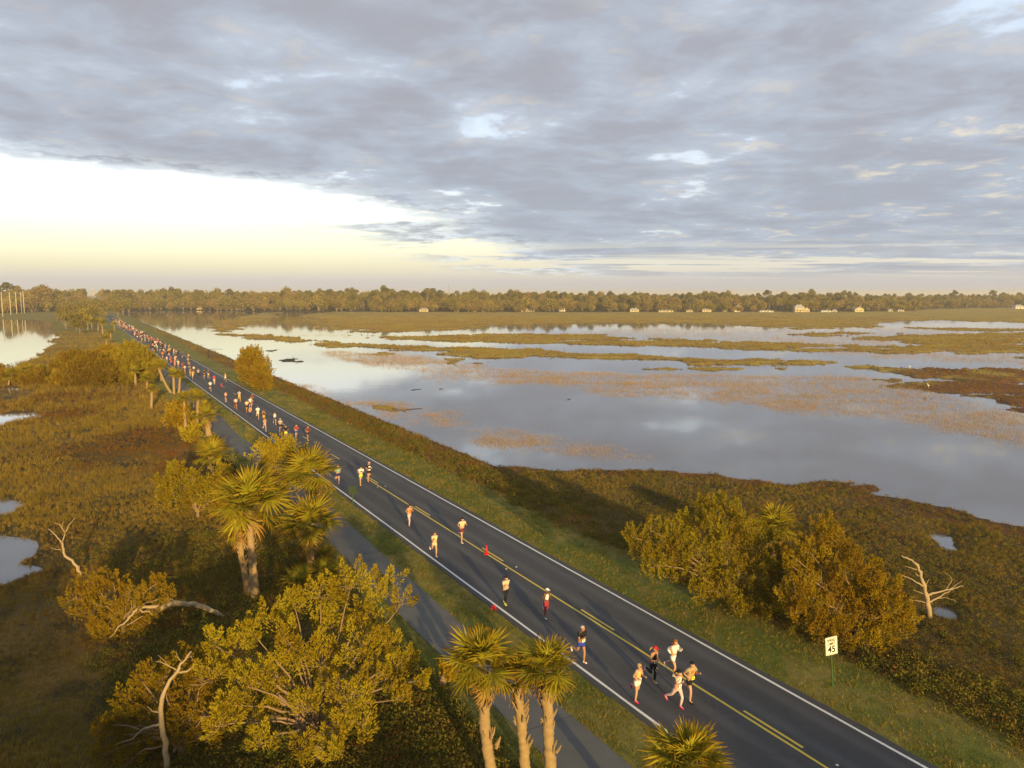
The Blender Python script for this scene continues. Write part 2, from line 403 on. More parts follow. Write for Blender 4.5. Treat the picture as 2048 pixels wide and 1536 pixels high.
FOREST = px_poly([(-1400, 640), (-600, 632), (0, 626), (60, 624), (130, 623), (262, 623), (300, 621), (420, 620), (480, 622), (560, 622), (640, 623.5), (900, 624), (1300, 624), (1700, 623.5), (1840, 622), (1860, 618), (2040, 615), (2700, 612)], -.4)
FOREST = np.vstack([FOREST, [[6000, 4500], [3000, 9000], [-8000, 9000], [-9000, 1500]]])

def land(X, Y):
    """ground height and the kinds of cover (0..1): bank grass, mown, marsh, mud"""
    X = np.asarray(X, float); Y = np.asarray(Y, float)
    s, t = st_of(X, Y); c = t - TC; R = np.hypot(X, Y)
    wob = (fbm(X / 6, Y / 6, 3, 4) - .5); wob2 = (fbm(X / 1.3, Y / 1.3, 9, 3) - .5); wobb = (fbm(X / 30, Y / 30, 5, 3) - .5)
    k = np.clip(R / 120, .35, 3.0)
    # causeway: the shore on the right
    order = np.argsort(_sh_s); tsh = np.interp(s, _sh_s[order], _sh_t[order])
    wob3 = fbm(X / 2.4, Y / 2.4, 12, 3) - .5; dR = (tsh - t) + wob * 6 * np.clip(k, .4, 1.2) + wob3 * 5.5 + wob2 * 2.0
    bank = np.where(c > 0, sstep(-c, -15.0, -7.6), sstep(c, -15.5, -10.5))
    marsh_h = ZW + .16 + .22 * fbm(X / 3, Y / 3, 21, 3) + .10 * wob2
    low = ZW + np.clip(dR * .16, -.55, 0) + np.clip(dR * .14, 0, 1) * (marsh_h - ZW)
    z = np.where(t < TC, marsh_h, low)
    mud = np.zeros_like(X)
    for p in _po:
        d = sdf(p, X, Y) + (wob * 5 + wob2 * 1.2) * np.clip(k, .3, 1.4)
        z = np.where(d > -2.0, np.minimum(z, ZW - np.clip((d + .4) * .25, -.6, .5)), z)
    z = np.maximum(z, -.9 + .9 * bank) * (bank > 0) + z * (bank <= 0)
    z = np.where((bank > 0) & (bank < 1), np.maximum(z, z) + wob2 * .12 * (1 - bank) * bank * 4, z)
    core = (c > -9.6) & (c < 7.2)
    z = np.where(core, 0.0, z)
    flat = np.zeros_like(X)
    for q, f in zip(_fl, FLATS):
        d = sdf(q, X, Y) + ((wob * 15 + wob2 * 3.0) * np.clip(k, .5, 1.6) - 16 * sstep(fbm(X / 26, Y / 15, 44, 3), .54, .74) * np.clip(k - .4, .2, 1.6)) * (0.2 if f.get('mud') else 1)
        hh = ZW + np.clip(d * .12, -.5, f['h'] * .55) * (.8 + .5 * fbm(X / 2.2, Y / 2.2, 33, 2)) 
        up = (hh > z) & (d > -2)
        z = np.where(up, hh, z); flat = np.where(up & (d > 0), 1.0, flat)
        if f.get('mud'): mud = np.where(up & (d > 0), 1.0, mud)
    dF = sdf(FOREST, X, Y, 400)
    fz = ZW + np.clip((dF + wobb * 30) * .05, -.3, 1.4)
    up = (fz > z) & (dF > -15) & ~core; z = np.where(up, fz, z); wood = np.where(up, 1.0, 0.0)
    return z, dict(bank=bank, s=s, t=t, c=c, flat=flat, mud=mud, wood=wood, R=R, dR=dR, wob=wob, core=core)
def gz(x, y): return float(land(np.array([x]), np.array([y]))[0][0])

def build_ground():
    # rings round the viewpoint, closer together where the land is near
    rr = [0.5, 3]
    r = 6.0
    while r < 1300: rr.append(r); r *= 1.0102
    while r < 9500: rr.append(r); r *= 1.09
    a = np.concatenate([np.linspace(-180, -52, 26, endpoint=False), np.linspace(-52, -40, 24, endpoint=False), np.linspace(-40, 40, 520, endpoint=False), np.linspace(40, 52, 24, endpoint=False), np.linspace(52, 180, 26, endpoint=False)])
    a = np.radians(a); rr = np.array(rr); na, nr = len(a), len(rr)
    X = (rr[:, None] * np.sin(a)[None]).ravel(); Y = (rr[:, None] * np.cos(a)[None]).ravel()
    z, k = land(X, Y)
    V = np.stack([X, Y, z], 1)
    i = np.arange(nr - 1)[:, None] * na; j = np.arange(na)[None]; j2 = (j + 1) % na
    Q = np.stack([i + j, i + j2, i + na + j2, i + na + j], -1).reshape(-1, 4)[:, ::-1]
    n1 = fbm(X / 9, Y / 9, 40, 4); n2 = fbm(X / 2.2, Y / 2.2, 50, 4); n3 = fbm(X / 25, Y / 25, 60, 3); n4 = fbm(X / 1.1, Y / 1.1, 70, 3)
    def mixc(f, A, B): return A + (B - A) * np.clip(f, 0, 1)[:, None]
    C = lambda *v: np.array(v, float)[None]
    mown = mixc(sstep(n1 * .5 + n2 * .5, .42, .62), C(.105, .125, .024), C(.215, .180, .048))
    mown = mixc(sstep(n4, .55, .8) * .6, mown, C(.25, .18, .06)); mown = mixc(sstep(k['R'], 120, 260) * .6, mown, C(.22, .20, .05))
    marsh = mixc(sstep(n1, .38, .62), C(.088, .066, .020), C(.165, .105, .030))
    marsh = mixc(sstep(n3 * .6 + n2 * .4, .55, .70), marsh, C(.155, .080, .030))
    marsh = mixc(sstep(n2, .50, .68) * .75, marsh, C(.026, .026, .012)); marsh = mixc((k['c'] > 0) * sstep(-np.abs(k['dR'] - 1.5), -5, -1) * .8, marsh, C(.17, .075, .032)); marsh = mixc((k['c'] > 9) * sstep(n1, .45, .62) * .6, marsh, C(.050, .044, .020))
    marsh = mixc(sstep(k['R'], 170, 300) * .75, marsh, C(.24, .20, .055))  # far marsh lightened in colour, standing in for low sun caught by grass tufts
    flatc = mixc(sstep(n1, .35, .65), C(.36, .27, .06), C(.30, .20, .055))
    flatc = mixc(sstep(X / np.maximum(Y, 1), .46, .56) * (k['R'] < 260) * sstep(n1, .25, .5), flatc, C(.17, .080, .030))
    wood = mixc(n2, C(.05, .045, .02), C(.08, .06, .03))
    wet = C(.06, .052, .042)
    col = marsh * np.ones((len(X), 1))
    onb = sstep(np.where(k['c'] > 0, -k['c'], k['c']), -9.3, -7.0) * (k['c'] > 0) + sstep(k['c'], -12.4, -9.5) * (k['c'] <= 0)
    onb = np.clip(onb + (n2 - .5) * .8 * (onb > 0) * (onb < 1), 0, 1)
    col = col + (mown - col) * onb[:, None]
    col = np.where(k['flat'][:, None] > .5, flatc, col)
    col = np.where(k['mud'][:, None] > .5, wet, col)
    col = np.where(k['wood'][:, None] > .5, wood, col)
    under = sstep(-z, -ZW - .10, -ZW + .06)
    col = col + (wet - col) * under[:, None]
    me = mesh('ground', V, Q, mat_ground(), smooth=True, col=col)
    tag(obj('ground', me), kind='structure')
    # flood water, one wide sheet
    b = 12000.0
    me = mesh('water', [(-b, -b, ZW), (b, -b, ZW), (b, b, ZW), (-b, b, ZW)], np.array([[0, 1, 2, 3]]), mat_water())
    tag(obj('water', me), kind='structure')
build_ground()

# ------------------------------------------------------------------ road, path and their markings
def strip(s0, s1, t0, t1, z, step=6.0, name='strip', mat=None, jit=0.0, rng=None):
    n = max(2, int((s1 - s0) / step) + 1); ss = np.linspace(s0, s1, n)
    ja = (rng.random(n) - .5) * jit if jit else 0; jb = (rng.random(n) - .5) * jit if jit else 0
    V = np.zeros((n * 2, 3)); V[0::2, 0] = t0 + ja; V[1::2, 0] = t1 + jb; V[0::2, 1] = ss; V[1::2, 1] = ss; V[:, 2] = z
    i = np.arange(n - 1) * 2
    return mesh(name, V, np.stack([i, i + 1, i + 3, i + 2], 1), mat)
rng0 = np.random.default_rng(5)
white_paint, yellow_paint = mat_paint('white_paint', (.70, .69, .64)), mat_paint('yellow_paint', (.62, .46, .04))
# a shallow crown: two faces falling from the middle, with a skirt down to the verge
n = 700; ss = np.concatenate([np.linspace(-60, 120, 400), np.linspace(121, 2600, n - 400)])
je = (fbm(ss / .9, ss * 0, 77, 3) - .5) * .16; je2 = (fbm(ss / .9, ss * 0 + 50, 78, 3) - .5) * .16
prof = [(-3.72, -.05), (-3.66, .045), (0, .085), (3.66, .045), (3.72, -.05)]
V = np.zeros((n, 5, 3))
for q, (tt, zz) in enumerate(prof):
    V[:, q, 0] = TC + tt + (je if q < 2 else je2 if q > 2 else 0); V[:, q, 1] = ss; V[:, q, 2] = zz
i = np.arange(n - 1)[:, None] * 5; j = np.arange(4)[None]
road = obj('road', mesh('road', V.reshape(-1, 3), np.stack([i + j, i + j + 1, i + 6 + j, i + 5 + j], -1).reshape(-1, 4), mat_road()), rz=HEAD)
tag(road, kind='structure')
def rz_at(c): return .085 - .04 * abs(c) / 3.66 + .004
for nm, c in (('edge_line', -3.33), ('edge_line', 3.24)):
    me = strip(-60, 2600, TC + c - .065, TC + c + .065, 0, 1.2, nm, white_paint, .02, rng0)
    co = np.zeros(len(me.vertices) * 3, np.float32); me.vertices.foreach_get('co', co); co = co.reshape(-1, 3); co[:, 2] = [rz_at(x - TC) for x in co[:, 0]]
    me.vertices.foreach_set('co', co.ravel()); tag(obj(nm, me, road), 'solid white edge line of the road')
me = strip(-60, 67.5, TC + .02, TC + .14, rz_at(.1) + .001, 1.2, 'centre_line', yellow_paint, .015, rng0)
tag(obj('centre_line', me, road), 'solid yellow line along the near half of the road')
dash_me = mesh('lane_dash', [(.30, 0, 0), (.42, 0, 0), (.42, 2.95, 0), (.30, 2.95, 0)], np.array([[0, 1, 2, 3]]), yellow_paint)
for q in range(-4, 40):
    obj('lane_dash', dash_me, road, (TC, 18.25 + q * 11.68, rz_at(.36) + .001))
mk = MB(); mk.v = [np.array([(-.05, -.05, 0), (.05, -.05, 0), (.05, .05, 0), (-.05, .05, 0), (-.035, -.03, .018), (.035, -.03, .018), (.035, .03, .018), (-.035, .03, .018)])]; mk.n = 8
mk.q = [np.array([(4, 5, 6, 7), (0, 1, 5, 4), (1, 2, 6, 5), (2, 3, 7, 6), (3, 0, 4, 7)])]
mk_me = mk.mesh('road_marker', plain('marker_white', (.75, .72, .55), .4))
for q in range(-2, 6):
    for c in (-.16, .55): obj('road_marker', mk_me, road, (TC + c, 16.9 + q * 23.36, rz_at(c)))

# concrete shared path, laid in slabs
PS = [-40, 10, 25, 40, 52, 66, 80, 92, 103, 115, 132, 156, 190, 230, 262]
PT = [15.3, 15.35, 15.38, 15.3, 15.6, 15.9, 15.9, 15.2, 15.4, 15.8, 16.1, 16.2, 16.2, 16.2, 16.2]
def path_t(s):
    f = lambda q: np.interp(q, PS, PT)
    return (f(s - 5) + f(s - 2.5) + f(s) + f(s + 2.5) + f(s + 5)) / 5
path_mat = plain('path_concrete', (.108, .107, .098), .85, .28, .9, bump=.15)
path_root = empty('path', (0, 0, 0), HEAD); tag(path_root, kind='structure')
s = -40.0; rg = random.Random(8)
while s < 255:
    L = 4.6 if s < 110 else 9.2
    q = np.linspace(s + .012, s + L - .012, 9); cc = path_t(q); wd = 1.2
    zt = .035 + rg.uniform(-.004, .004)
    V = np.zeros((9, 4, 3))
    for e, (o, zz) in enumerate(((-wd, -.05), (-wd, zt), (wd, zt), (wd, -.05))):
        V[:, e, 0] = cc + o; V[:, e, 1] = q; V[:, e, 2] = zz
    i = np.arange(8)[:, None] * 4; j = np.arange(3)[None]
    F = [np.stack([i + j, i + 4 + j, i + 5 + j, i + j + 1], -1).reshape(-1, 4)[:, ::-1], np.array([[0, 1, 2, 3], [35, 34, 33, 32]])]
    obj('slab', mesh('slab', V.reshape(-1, 3), F, path_mat), path_root); s += L
# ------------------------------------------------------------------ placing
def spot(px, py):
    z = 0.0
    for _ in range(4):
        x, y = G(px, py, z); z = gz(x, y)
    return np.array([x, y, z])
def lift(base, px, py, dy=0.0):
    """point standing over the base's distance (+dy) that shows at px, py"""
    Y = base[1] + dy; dyy = 768.0 - py
    k = Y / (FOC * cp + dyy * sp)
    return np.array([(px - 1024) * k, Y, CAM_H + k * (dyy * cp - FOC * sp)])
def ppm(base): return FOC / (base[1] * cp + (CAM_H - base[2]) * sp)

# ------------------------------------------------------------------ foliage pieces
bark_cedar = plain('cedar_bark', (.25, .17, .10), .9, .3, 4.0, bump=.4)
bark_dead = plain('bleached_wood', (.36, .275, .165), .9, .25, 5.0, bump=.4)
bark_palm = plain('palm_trunk', (.31, .215, .105), .95, .40, 7.0, bump=.6)
bark_oak = plain('oak_bark', (.20, .16, .11), .9, .25, 2.0)
cedar_leaf = leaf('cedar_foliage', (.130, .092, .008), (.172, .142, .014), (.110, .098, .010), .25, .7, boost=1.45)
cedar_leaf_b = leaf('cedar_foliage_golden', (.125, .074, .006), (.155, .112, .009), (.090, .080, .010), .25, .7, boost=1.5)
oak_leaf = leaf('oak_foliage', (.105, .088, .026), (.155, .125, .040), (.18, .155, .055), .2, .06, boost=1.15)
frond_mat = leaf('palm_frond', (.165, .158, .018), (.225, .208, .026), (.28, .255, .04), .28, 1.5, attr=True)
dead_frond = leaf('dead_palm_frond', (.19, .135, .055), (.24, .17, .075), None, .2, 1.5, attr=True)

def unit(v): return v / (np.linalg.norm(v, axis=-1, keepdims=True) + 1e-9)
def plumes_mesh(name, C, A, L, Rr, n_each, mat, rng, leaf_len=.17, leaf_w=.05):
    """flame-shaped sprays of scale leaves: C roots, A axes, L lengths, Rr radii"""
    m = len(C); N = m * n_each
    idx = np.repeat(np.arange(m), n_each)
    u = rng.random(N) ** .85
    ang = rng.random(N) * 2 * math.pi
    ref = np.where(np.abs(A[:, 2:3]) > .9, np.array([[1., 0, 0]]), np.array([[0, 0, 1.]]))
    E1 = unit(np.cross(A, ref)); E2 = np.cross(A, E1)
    rad = E1[idx] * np.cos(ang)[:, None] + E2[idx] * np.sin(ang)[:, None]
    prof = np.minimum(1, u * 5 + .35) * (1 - u) ** .65
    P = C[idx] + A[idx] * (u * L[idx])[:, None] + rad * (Rr[idx] * prof * (.45 + .55 * rng.random(N)))[:, None]
    D = unit(A[idx] * .75 + rad * (.75 * (1 - u * .6))[:, None] + (rng.random((N, 3)) - .5) * .7)
    S = unit(np.cross(D, unit(rng.normal(size=(N, 3)))))
    ll = leaf_len * (.45 + 1.1 * rng.random(N))[:, None]; lw = leaf_w * (.7 + .6 * rng.random(N))[:, None]
    V = np.empty((N, 4, 3))
    V[:, 0] = P - D * ll * .15; V[:, 1] = P + D * ll * .45 + S * lw; V[:, 2] = P + D * ll; V[:, 3] = P + D * ll * .4 - S * lw
    F = np.arange(N * 4).reshape(-1, 4)
    return mesh(name, V.reshape(-1, 3), F, mat)

def curve_pts(a, b, sag, n, rng, wob):
    t = np.linspace(0, 1, n)[:, None]
    P = a + (b - a) * t; P[:, 2] += (np.sin(t[:, 0] * math.pi) * sag)
    w = np.cumsum(rng.normal(size=(n, 3)) * wob, axis=0); w -= t * w[-1]; P += w
    return P

def cedar(name, base, lobes, label, seed, dens=2.4, each=34, leafmat=None, trunk_r=.16, twig=1.0, group=None, lean=(0, 0), plume=.85, leaf_len=.10, leaf_w=.021):
    """a red cedar: leaning limbs from a short bole and a crown of upright sprays; lobes are (x, y, z, r) in the world"""
    rng = np.random.default_rng(seed); base = np.asarray(base, float)
    root = empty(name, tuple(base)); tag(root, label, 'tree', group)
    L = np.array(lobes, float); L[:, :3] -= base
    tb = MB(); top = L[:, :3].mean(0)
    fork = np.array([top[0] * .22 + lean[0], top[1] * .22 + lean[1], max(.35, L[:, 2].min() * .45)])
    tb.tube(curve_pts(np.array([0, 0, -.25]), fork, 0, 5, rng, .03), np.linspace(trunk_r * 1.25, trunk_r, 5), 8, wob=.25, rng=rng)
    C, A, Ls, Rs = [], [], [], []
    for (x, y, z, r) in L:
        c = np.array([x, y, z])
        tq = np.linspace(0, 1, 9)[:, None]; ctl = fork + np.array([(c - fork)[0] * .18, (c - fork)[1] * .18, np.linalg.norm(c - fork) * .42])
        P = (1 - tq) ** 2 * fork + 2 * tq * (1 - tq) * ctl + tq ** 2 * c; P[1:-1] += rng.normal(size=(7, 3)) * (.04 * r + .03)
        tb.tube(P, np.linspace(trunk_r * .55, .018, 9), 6, cap=False, wob=.2, rng=rng)
        k = max(4, int(4 * math.pi * r * r * dens))
        d = unit(rng.normal(size=(k, 3)) + np.array([0, 0, .45])); rr = r * (.55 + .5 * rng.random(k))
        pc = c + d * rr[:, None] * np.array([1, 1, .85])
        ax = unit(d * .55 + np.array([0, 0, .85]) + rng.normal(size=(k, 3)) * .22)
        ln = plume * (.6 + .8 * rng.random(k)) * min(1.25, .55 + .5 * r)
        C.append(pc - ax * (ln * .35)[:, None]); A.append(ax); Ls.append(ln); Rs.append(ln * (.26 + .12 * rng.random(k)))
        for q in rng.permutation(k)[:int(k * .4 * twig)]:
            tb.tube(curve_pts(c + (pc[q] - c) * .05, pc[q] + ax[q] * ln[q] * .2, -.08 * r, 5, rng, .03), np.linspace(.022, .006, 5), 3, cap=False)
    tb.build('trunk', bark_cedar, root, smooth=True)
    me = plumes_mesh('crown', np.vstack(C), np.vstack(A), np.concatenate(Ls), np.concatenate(Rs), each, leafmat or cedar_leaf, rng, leaf_len, leaf_w)
    obj('crown', me, root)
    return root
def lobes_px(base, lst, dsl=.009, jit=.9, seed=0, rk=1.0):
    """crown masses read off the photograph: (px, py, r px); the upper ones stand farther back"""
    rg = random.Random(seed); out = []
    cy = sum(l[1] for l in lst) / len(lst)
    for l in lst:
        dy = (cy - l[1]) * dsl + rg.uniform(-jit, jit) + (l[3] if len(l) > 3 else 0)
        p = lift(base, l[0], l[1], dy); out.append((p[0], p[1], max(p[2], base[2] + .25), rk * l[2] / ppm(base)))
    return out
def auto_lobes(base, x0, x1, y0, n, seed, low=.25):
    """round crown between the picture columns x0..x1 with its top at row y0"""
    rg = random.Random(seed); k = ppm(base); wd = (x1 - x0) / k; ht = lift(base, 0, y0)[2] - base[2]
    cx = lift(base, (x0 + x1) / 2, y0)[0]; out = []
    r0 = min(wd, ht * 1.6) * .26
    for i in range(n):
        f = i / max(1, n - 1); z = base[2] + ht * (low + (1 - low) * f) - r0 * .8 * f
        w = wd * .5 * math.sin(math.pi * min(.92, .25 + .75 * f * .9)) ; a = i * 2.4 + rg.random()
        rad = max(0, w - r0) * rg.uniform(.55, 1)
        out.append((cx + rad * math.cos(a), base[1] + rad * .8 * math.sin(a), max(z, base[2] + r0 * .5), r0 * rg.uniform(.8, 1.2)))
    return out

# ------------------------------------------------------------------ cedars near the road
b = spot(640, 1528)
cedar('cedar_tree', b, lobes_px(b, [(700, 1178, 46), (760, 1172, 42), (805, 1205, 30), (640, 1196, 44), (590, 1215, 38), (548, 1240, 36), (735, 1232, 42), (665, 1258, 46), (588, 1290, 46), (512, 1275, 34), (470, 1300, 38), (428, 1290, 26), (455, 1340, 36), (725, 1290, 46), (640, 1330, 54), (560, 1355, 50), (500, 1375, 40), (795, 1335, 32), (815, 1318, 24), (770, 1360, 30), (700, 1395, 46), (620, 1420, 44), (550, 1432, 36), (725, 1450, 36), (660, 1475, 34), (602, 1498, 34), (668, 1512, 26), (470, 1410, 32), (430, 1345, 34), (500, 1440, 36), (440, 1450, 32), (520, 1490, 34), (790, 1400, 28), (775, 1290, 30), (840, 1360, 18)],  .013, 1.0, 1, .80),
      'wide olive-gold cedar filling the foreground left of the concrete path', 11, 2.1, 165, cedar_leaf, .15, 2.0, plume=1.0)
b = spot(372, 1515)
cedar('cedar_tree', b, lobes_px(b, [(395, 1325, 32), (350, 1335, 28), (325, 1360, 28), (410, 1365, 36), (385, 1400, 34), (300, 1400, 30), (265, 1430, 32), (238, 1450, 30), (215, 1480, 28), (310, 1450, 34), (360, 1440, 34), (420, 1430, 34), (285, 1365, 20), (255, 1395, 20), (210, 1510, 18), (260, 1490, 22), (300, 1500, 28), (360, 1490, 28), (410, 1480, 28), (440, 1400, 24), (250, 1530, 22), (200, 1455, 18), (340, 1400, 20)], .008, .6, 2),
      'thin twiggy cedar around the bare trunk at bottom left', 12, 3.4, 84, cedar_leaf_b, .10, 2.6, plume=.85)
b = spot(245, 1266)
cedar('cedar_tree', b, lobes_px(b, [(150, 1195, 28), (185, 1175, 30), (225, 1165, 22), (180, 1220, 32), (215, 1250, 30), (270, 1200, 24), (262, 1180, 16), (312, 1180, 22), (340, 1195, 16), (318, 1165, 14), (250, 1270, 30), (200, 1280, 24), (290, 1250, 22), (235, 1225, 20), (320, 1215, 18)], .010, .5, 3),
      'low spreading cedar tangled round the fallen log on the left', 13, 2.8, 95, cedar_leaf_b, .10, 1.2)
b = spot(1452, 1218)
cedar('cedar_tree', b, lobes_px(b, [(1270, 1075, 18), (1300, 1060, 18), (1285, 1100, 20), (1320, 1085, 22), (1310, 1130, 24), (1350, 1115, 26), (1380, 1045, 24), (1405, 1020, 22), (1375, 1085, 26), (1420, 1055, 30), (1450, 1015, 22), (1465, 1045, 26), (1490, 1065, 26), (1400, 1110, 34), (1450, 1095, 36), (1500, 1100, 32), (1535, 1085, 22), (1370, 1150, 28), (1420, 1155, 36), (1475, 1150, 38), (1525, 1140, 34), (1555, 1165, 22), (1440, 1195, 28), (1500, 1195, 34), (1545, 1190, 26), (1400, 1185, 22), (1335, 1155, 18), (1470, 1215, 22), (1560, 1120, 26), (1565, 1145, 28), (1540, 1215, 26), (1350, 1090, 24), (1340, 1060, 18)], .010, .7, 4),
      'broad golden cedar nearest the cones side of the right verge', 14, 3.2, 110, cedar_leaf, .15, 1.4)
b = spot(1715, 1285)
cedar('cedar_tree', b, lobes_px(b, [(1640, 1065, 20), (1660, 1050, 16), (1625, 1090, 22), (1670, 1085, 26), (1700, 1110, 24), (1640, 1125, 30), (1690, 1140, 32), (1740, 1145, 26), (1605, 1165, 24), (1645, 1170, 34), (1700, 1185, 38), (1755, 1185, 32), (1790, 1180, 20), (1620, 1215, 30), (1670, 1225, 38), (1730, 1230, 40), (1785, 1225, 32), (1815, 1235, 20), (1640, 1250, 26), (1700, 1262, 34), (1760, 1265, 32), (1740, 1295, 22), (1600, 1245, 20), (1580, 1130, 14), (1575, 1105, 12), (1680, 1285, 20), (1595, 1190, 32), (1605, 1140, 26), (1600, 1225, 28), (1625, 1110, 24), (1790, 1260, 28)], .010, .7, 5),
      'second golden cedar behind the speed limit sign', 15, 3.4, 110, cedar_leaf_b, .15, 1.0)
b = spot(398, 1035)
cedar('cedar_tree', b, lobes_px(b, [(335, 960, 20), (325, 985, 16), (355, 945, 16), (365, 975, 24), (390, 960, 20), (400, 990, 26), (430, 975, 24), (445, 950, 18), (370, 1010, 18), (330, 1005, 16), (425, 1005, 22), (440, 1020, 16), (455, 1000, 16), (345, 935, 10)], .012, .6, 6),
      'bushy cedar left of the twin-trunk palm', 16, 2.6, 46, cedar_leaf, .14, .8, leaf_len=.16, leaf_w=.045)
b = spot(566, 1012)
cedar('cedar_tree', b, lobes_px(b, [(525, 905, 14), (545, 895, 14), (565, 890, 14), (585, 895, 14), (535, 930, 18), (560, 920, 20), (590, 915, 18), (545, 960, 20), (575, 950, 20), (600, 940, 14), (520, 950, 14), (560, 985, 18), (508, 915, 10), (610, 905, 10)], .012, .5, 7),
      'upright yellow-green cedar hiding the road edge behind the palms', 17, 2.4, 50, cedar_leaf, .13, .8, plume=1.15, leaf_len=.16, leaf_w=.045)
mids = [  # base px, x0, x1, top row, lobes, label, material
    (505, 772, 467, 538, 702, 11, 'larger rounded cedar of the pair on the water side of the road', cedar_leaf_b),
    (528, 780, 494, 552, 738, 9, 'smaller cedar with a clear trunk beside the flood water', cedar_leaf_b),
    (150, 766, 100, 195, 706, 11, 'dark cedar left of centre in the marsh thicket', cedar_leaf_b),
    (178, 772, 128, 238, 712, 12, 'widest golden cedar in the marsh thicket', cedar_leaf_b),
    (262, 765, 205, 322, 692, 13, 'cedar with bare lower limbs at the road end of the marsh thicket', cedar_leaf),
    (232, 750, 170, 262, 695, 9, 'cedar standing at the back of the marsh thicket', cedar_leaf_b),
    (356, 858, 330, 384, 808, 8, 'small round cedar between two slim palms', cedar_leaf_b),
    (30, 775, -12, 70, 748, 7, 'low cedar under the palms at the far left edge', cedar_leaf_b),
    (382, 885, 362, 408, 858, 6, 'knee-high cedar seedling clump beside the path bend', cedar_leaf),
    (118, 775, 88, 150, 752, 6, 'low cedar at the foot of the leftmost palms', cedar_leaf_b),
    (-10, 768, -50, 38, 735, 7, 'cedar cut by the left picture edge beside the pond', cedar_leaf_b), (72, 772, 40, 108, 742, 7, 'dark cedar filling the gap between the leftmost palms', cedar_leaf_b), (288, 752, 262, 322, 712, 7, 'small cedar at the road end of the marsh thicket', cedar_leaf),
    (452, 985, 428, 482, 928, 8, 'grey-green bush between the low palm and the twin-trunk palm', leaf('grey_bush', (.10, .09, .045), (.15, .135, .07), (.19, .17, .10), .2, 1.2)),
    (884, 1372, 876, 914, 1322, 6, 'round golden bush at the left edge of the concrete path', cedar_leaf_b),
]
for i, (bx, by, x0, x1, y0, n, lab, mt) in enumerate(mids):
    b = spot(bx, by); far = ppm(b) < 25
    cedar('cedar_tree' if 'bush' not in lab else 'bush', b, auto_lobes(b, x0, x1, y0, n, 30 + i, .18), lab, 40 + i, 1.15 if far else 2.6, 60 if far else 46, mt, .13, .5, None, plume=1.5 if far else .5, leaf_len=.24 if far else .13, leaf_w=.07 if far else .035)

# ------------------------------------------------------------------ cabbage palms
def frond_mesh(seed, n=24, R=.85, pet=.7, droop=.5):
    """one fan leaf: stalk along +x, then pleated leaflets that arch and droop"""
    rng = np.random.default_rng(seed); V, F, C = [], [], []
    tint = []
    def addq(pts, cols, quads):
        o = sum(len(v) for v in V); V.append(np.array(pts)); C.append(np.array(cols)); F.extend([[a + o for a in q] for q in quads])
    w = .018
    zp = lambda x: -.10 * droop * x * x
    xs = np.linspace(0, pet, 4)
    for k in range(3):
        a, b2 = xs[k], xs[k + 1]
        addq([(a, -w, zp(a)), (a, w, zp(a)), (b2, w * .8, zp(b2)), (b2, -w * .8, zp(b2))], [(1.0, .95, .7)] * 4, [(0, 1, 2, 3)])
    for i in range(n):
        f = i / (n - 1) * 2 - 1; th = f * 2.25 + rng.normal() * .04
        rl = R * (1 - .28 * abs(f) ** 2) * (.92 + .16 * rng.random())
        px0 = pet + .16 * (1 - abs(f)); o0 = np.array([px0, 0, zp(px0)])
        dr = np.array([math.cos(th), math.sin(th), 0]); sd_ = np.array([-math.sin(th), math.cos(th), 0])
        fold = (.06 if i % 2 else -.02) + .25 * abs(f) * .4
        dk = droop * (.45 + .5 * rng.random())
        ring = []; cl = []
        for q, (u, ww) in enumerate(((.02, .012), (.38, .034), (.72, .022), (1.0, .003))):
            p = o0 + dr * (rl * u * (1 - .12 * dk * u * u)); p = p + np.array([0, 0, rl * (fold * u - dk * u * u * .75)])
            wz = np.array([0, 0, .010 * (1 if i % 2 else -1)]) * (u < .9)
            ring += [p - sd_ * ww + wz, p + sd_ * ww - wz]
            tipc = (1.0, 1.0, 1.0) if u < .5 else ((1.05, .85, .7) if u < .9 else (1.25, .70, .55))
            g = .82 + .36 * rng.random() if q == 0 else g
            cl += [tuple(np.array(tipc) * g)] * 2
        addq(ring, cl, [(0, 1, 3, 2), (2, 3, 5, 4), (4, 5, 7, 6)])
    return np.vstack(V), np.array(F), np.clip(np.vstack(C), 0, 2)
FROND = []
for i, (dr, n, R, pt) in enumerate(((.22, 26, .88, .62), (.36, 28, .92, .66), (.52, 26, .9, .6), (.85, 24, .82, .55))):
    FROND.append(frond_mesh(200 + i, n, R, pt, dr))
FROND_ME = [mesh('frond', v, f, frond_mat, col=c) for v, f, c in FROND]
DEAD_ME = mesh('dead_frond', FROND[3][0], FROND[3][1], dead_frond, col=FROND[3][2])
def crown_frames(n, rng, size):
    """where the fronds of one head point: from upright young leaves to hanging old ones"""
    out = []
    for i in range(n):
        f = (i + .5) / n; el = math.radians(88 - 112 * f ** .95 + rng.normal() * 7); az = i * 2.39996 + rng.normal() * .18
        roll = rng.normal() * .25; k = size * (.85 + .25 * rng.random())
        k *= .72 + .28 * min(1, f * 4); var = 0 if f < .35 else 1 if f < .68 else 2 if f < .92 else 3
        M = Matrix.Rotation(az, 4, 'Z') @ Matrix.Rotation(-el, 4, 'Y') @ Matrix.Rotation(roll, 4, 'X') @ Matrix.Scale(k, 4)
        out.append((var, M, f))
    return out
def joined_crown(seed, n, size):
    rng = np.random.default_rng(seed); V, F, C, o = [], [], [], 0
    for var, M, f in crown_frames(n, rng, size):
        v, q, c = FROND[var]; m = np.array(M)
        V.append(v @ m[:3, :3].T + m[:3, 3]); F.append(q + o); C.append(c); o += len(v)
    return mesh('crown', np.vstack(V), np.vstack(F), frond_mat, col=np.vstack(C))
FAR_CROWN = [joined_crown(300 + i, 22, 1.0) for i in range(3)]
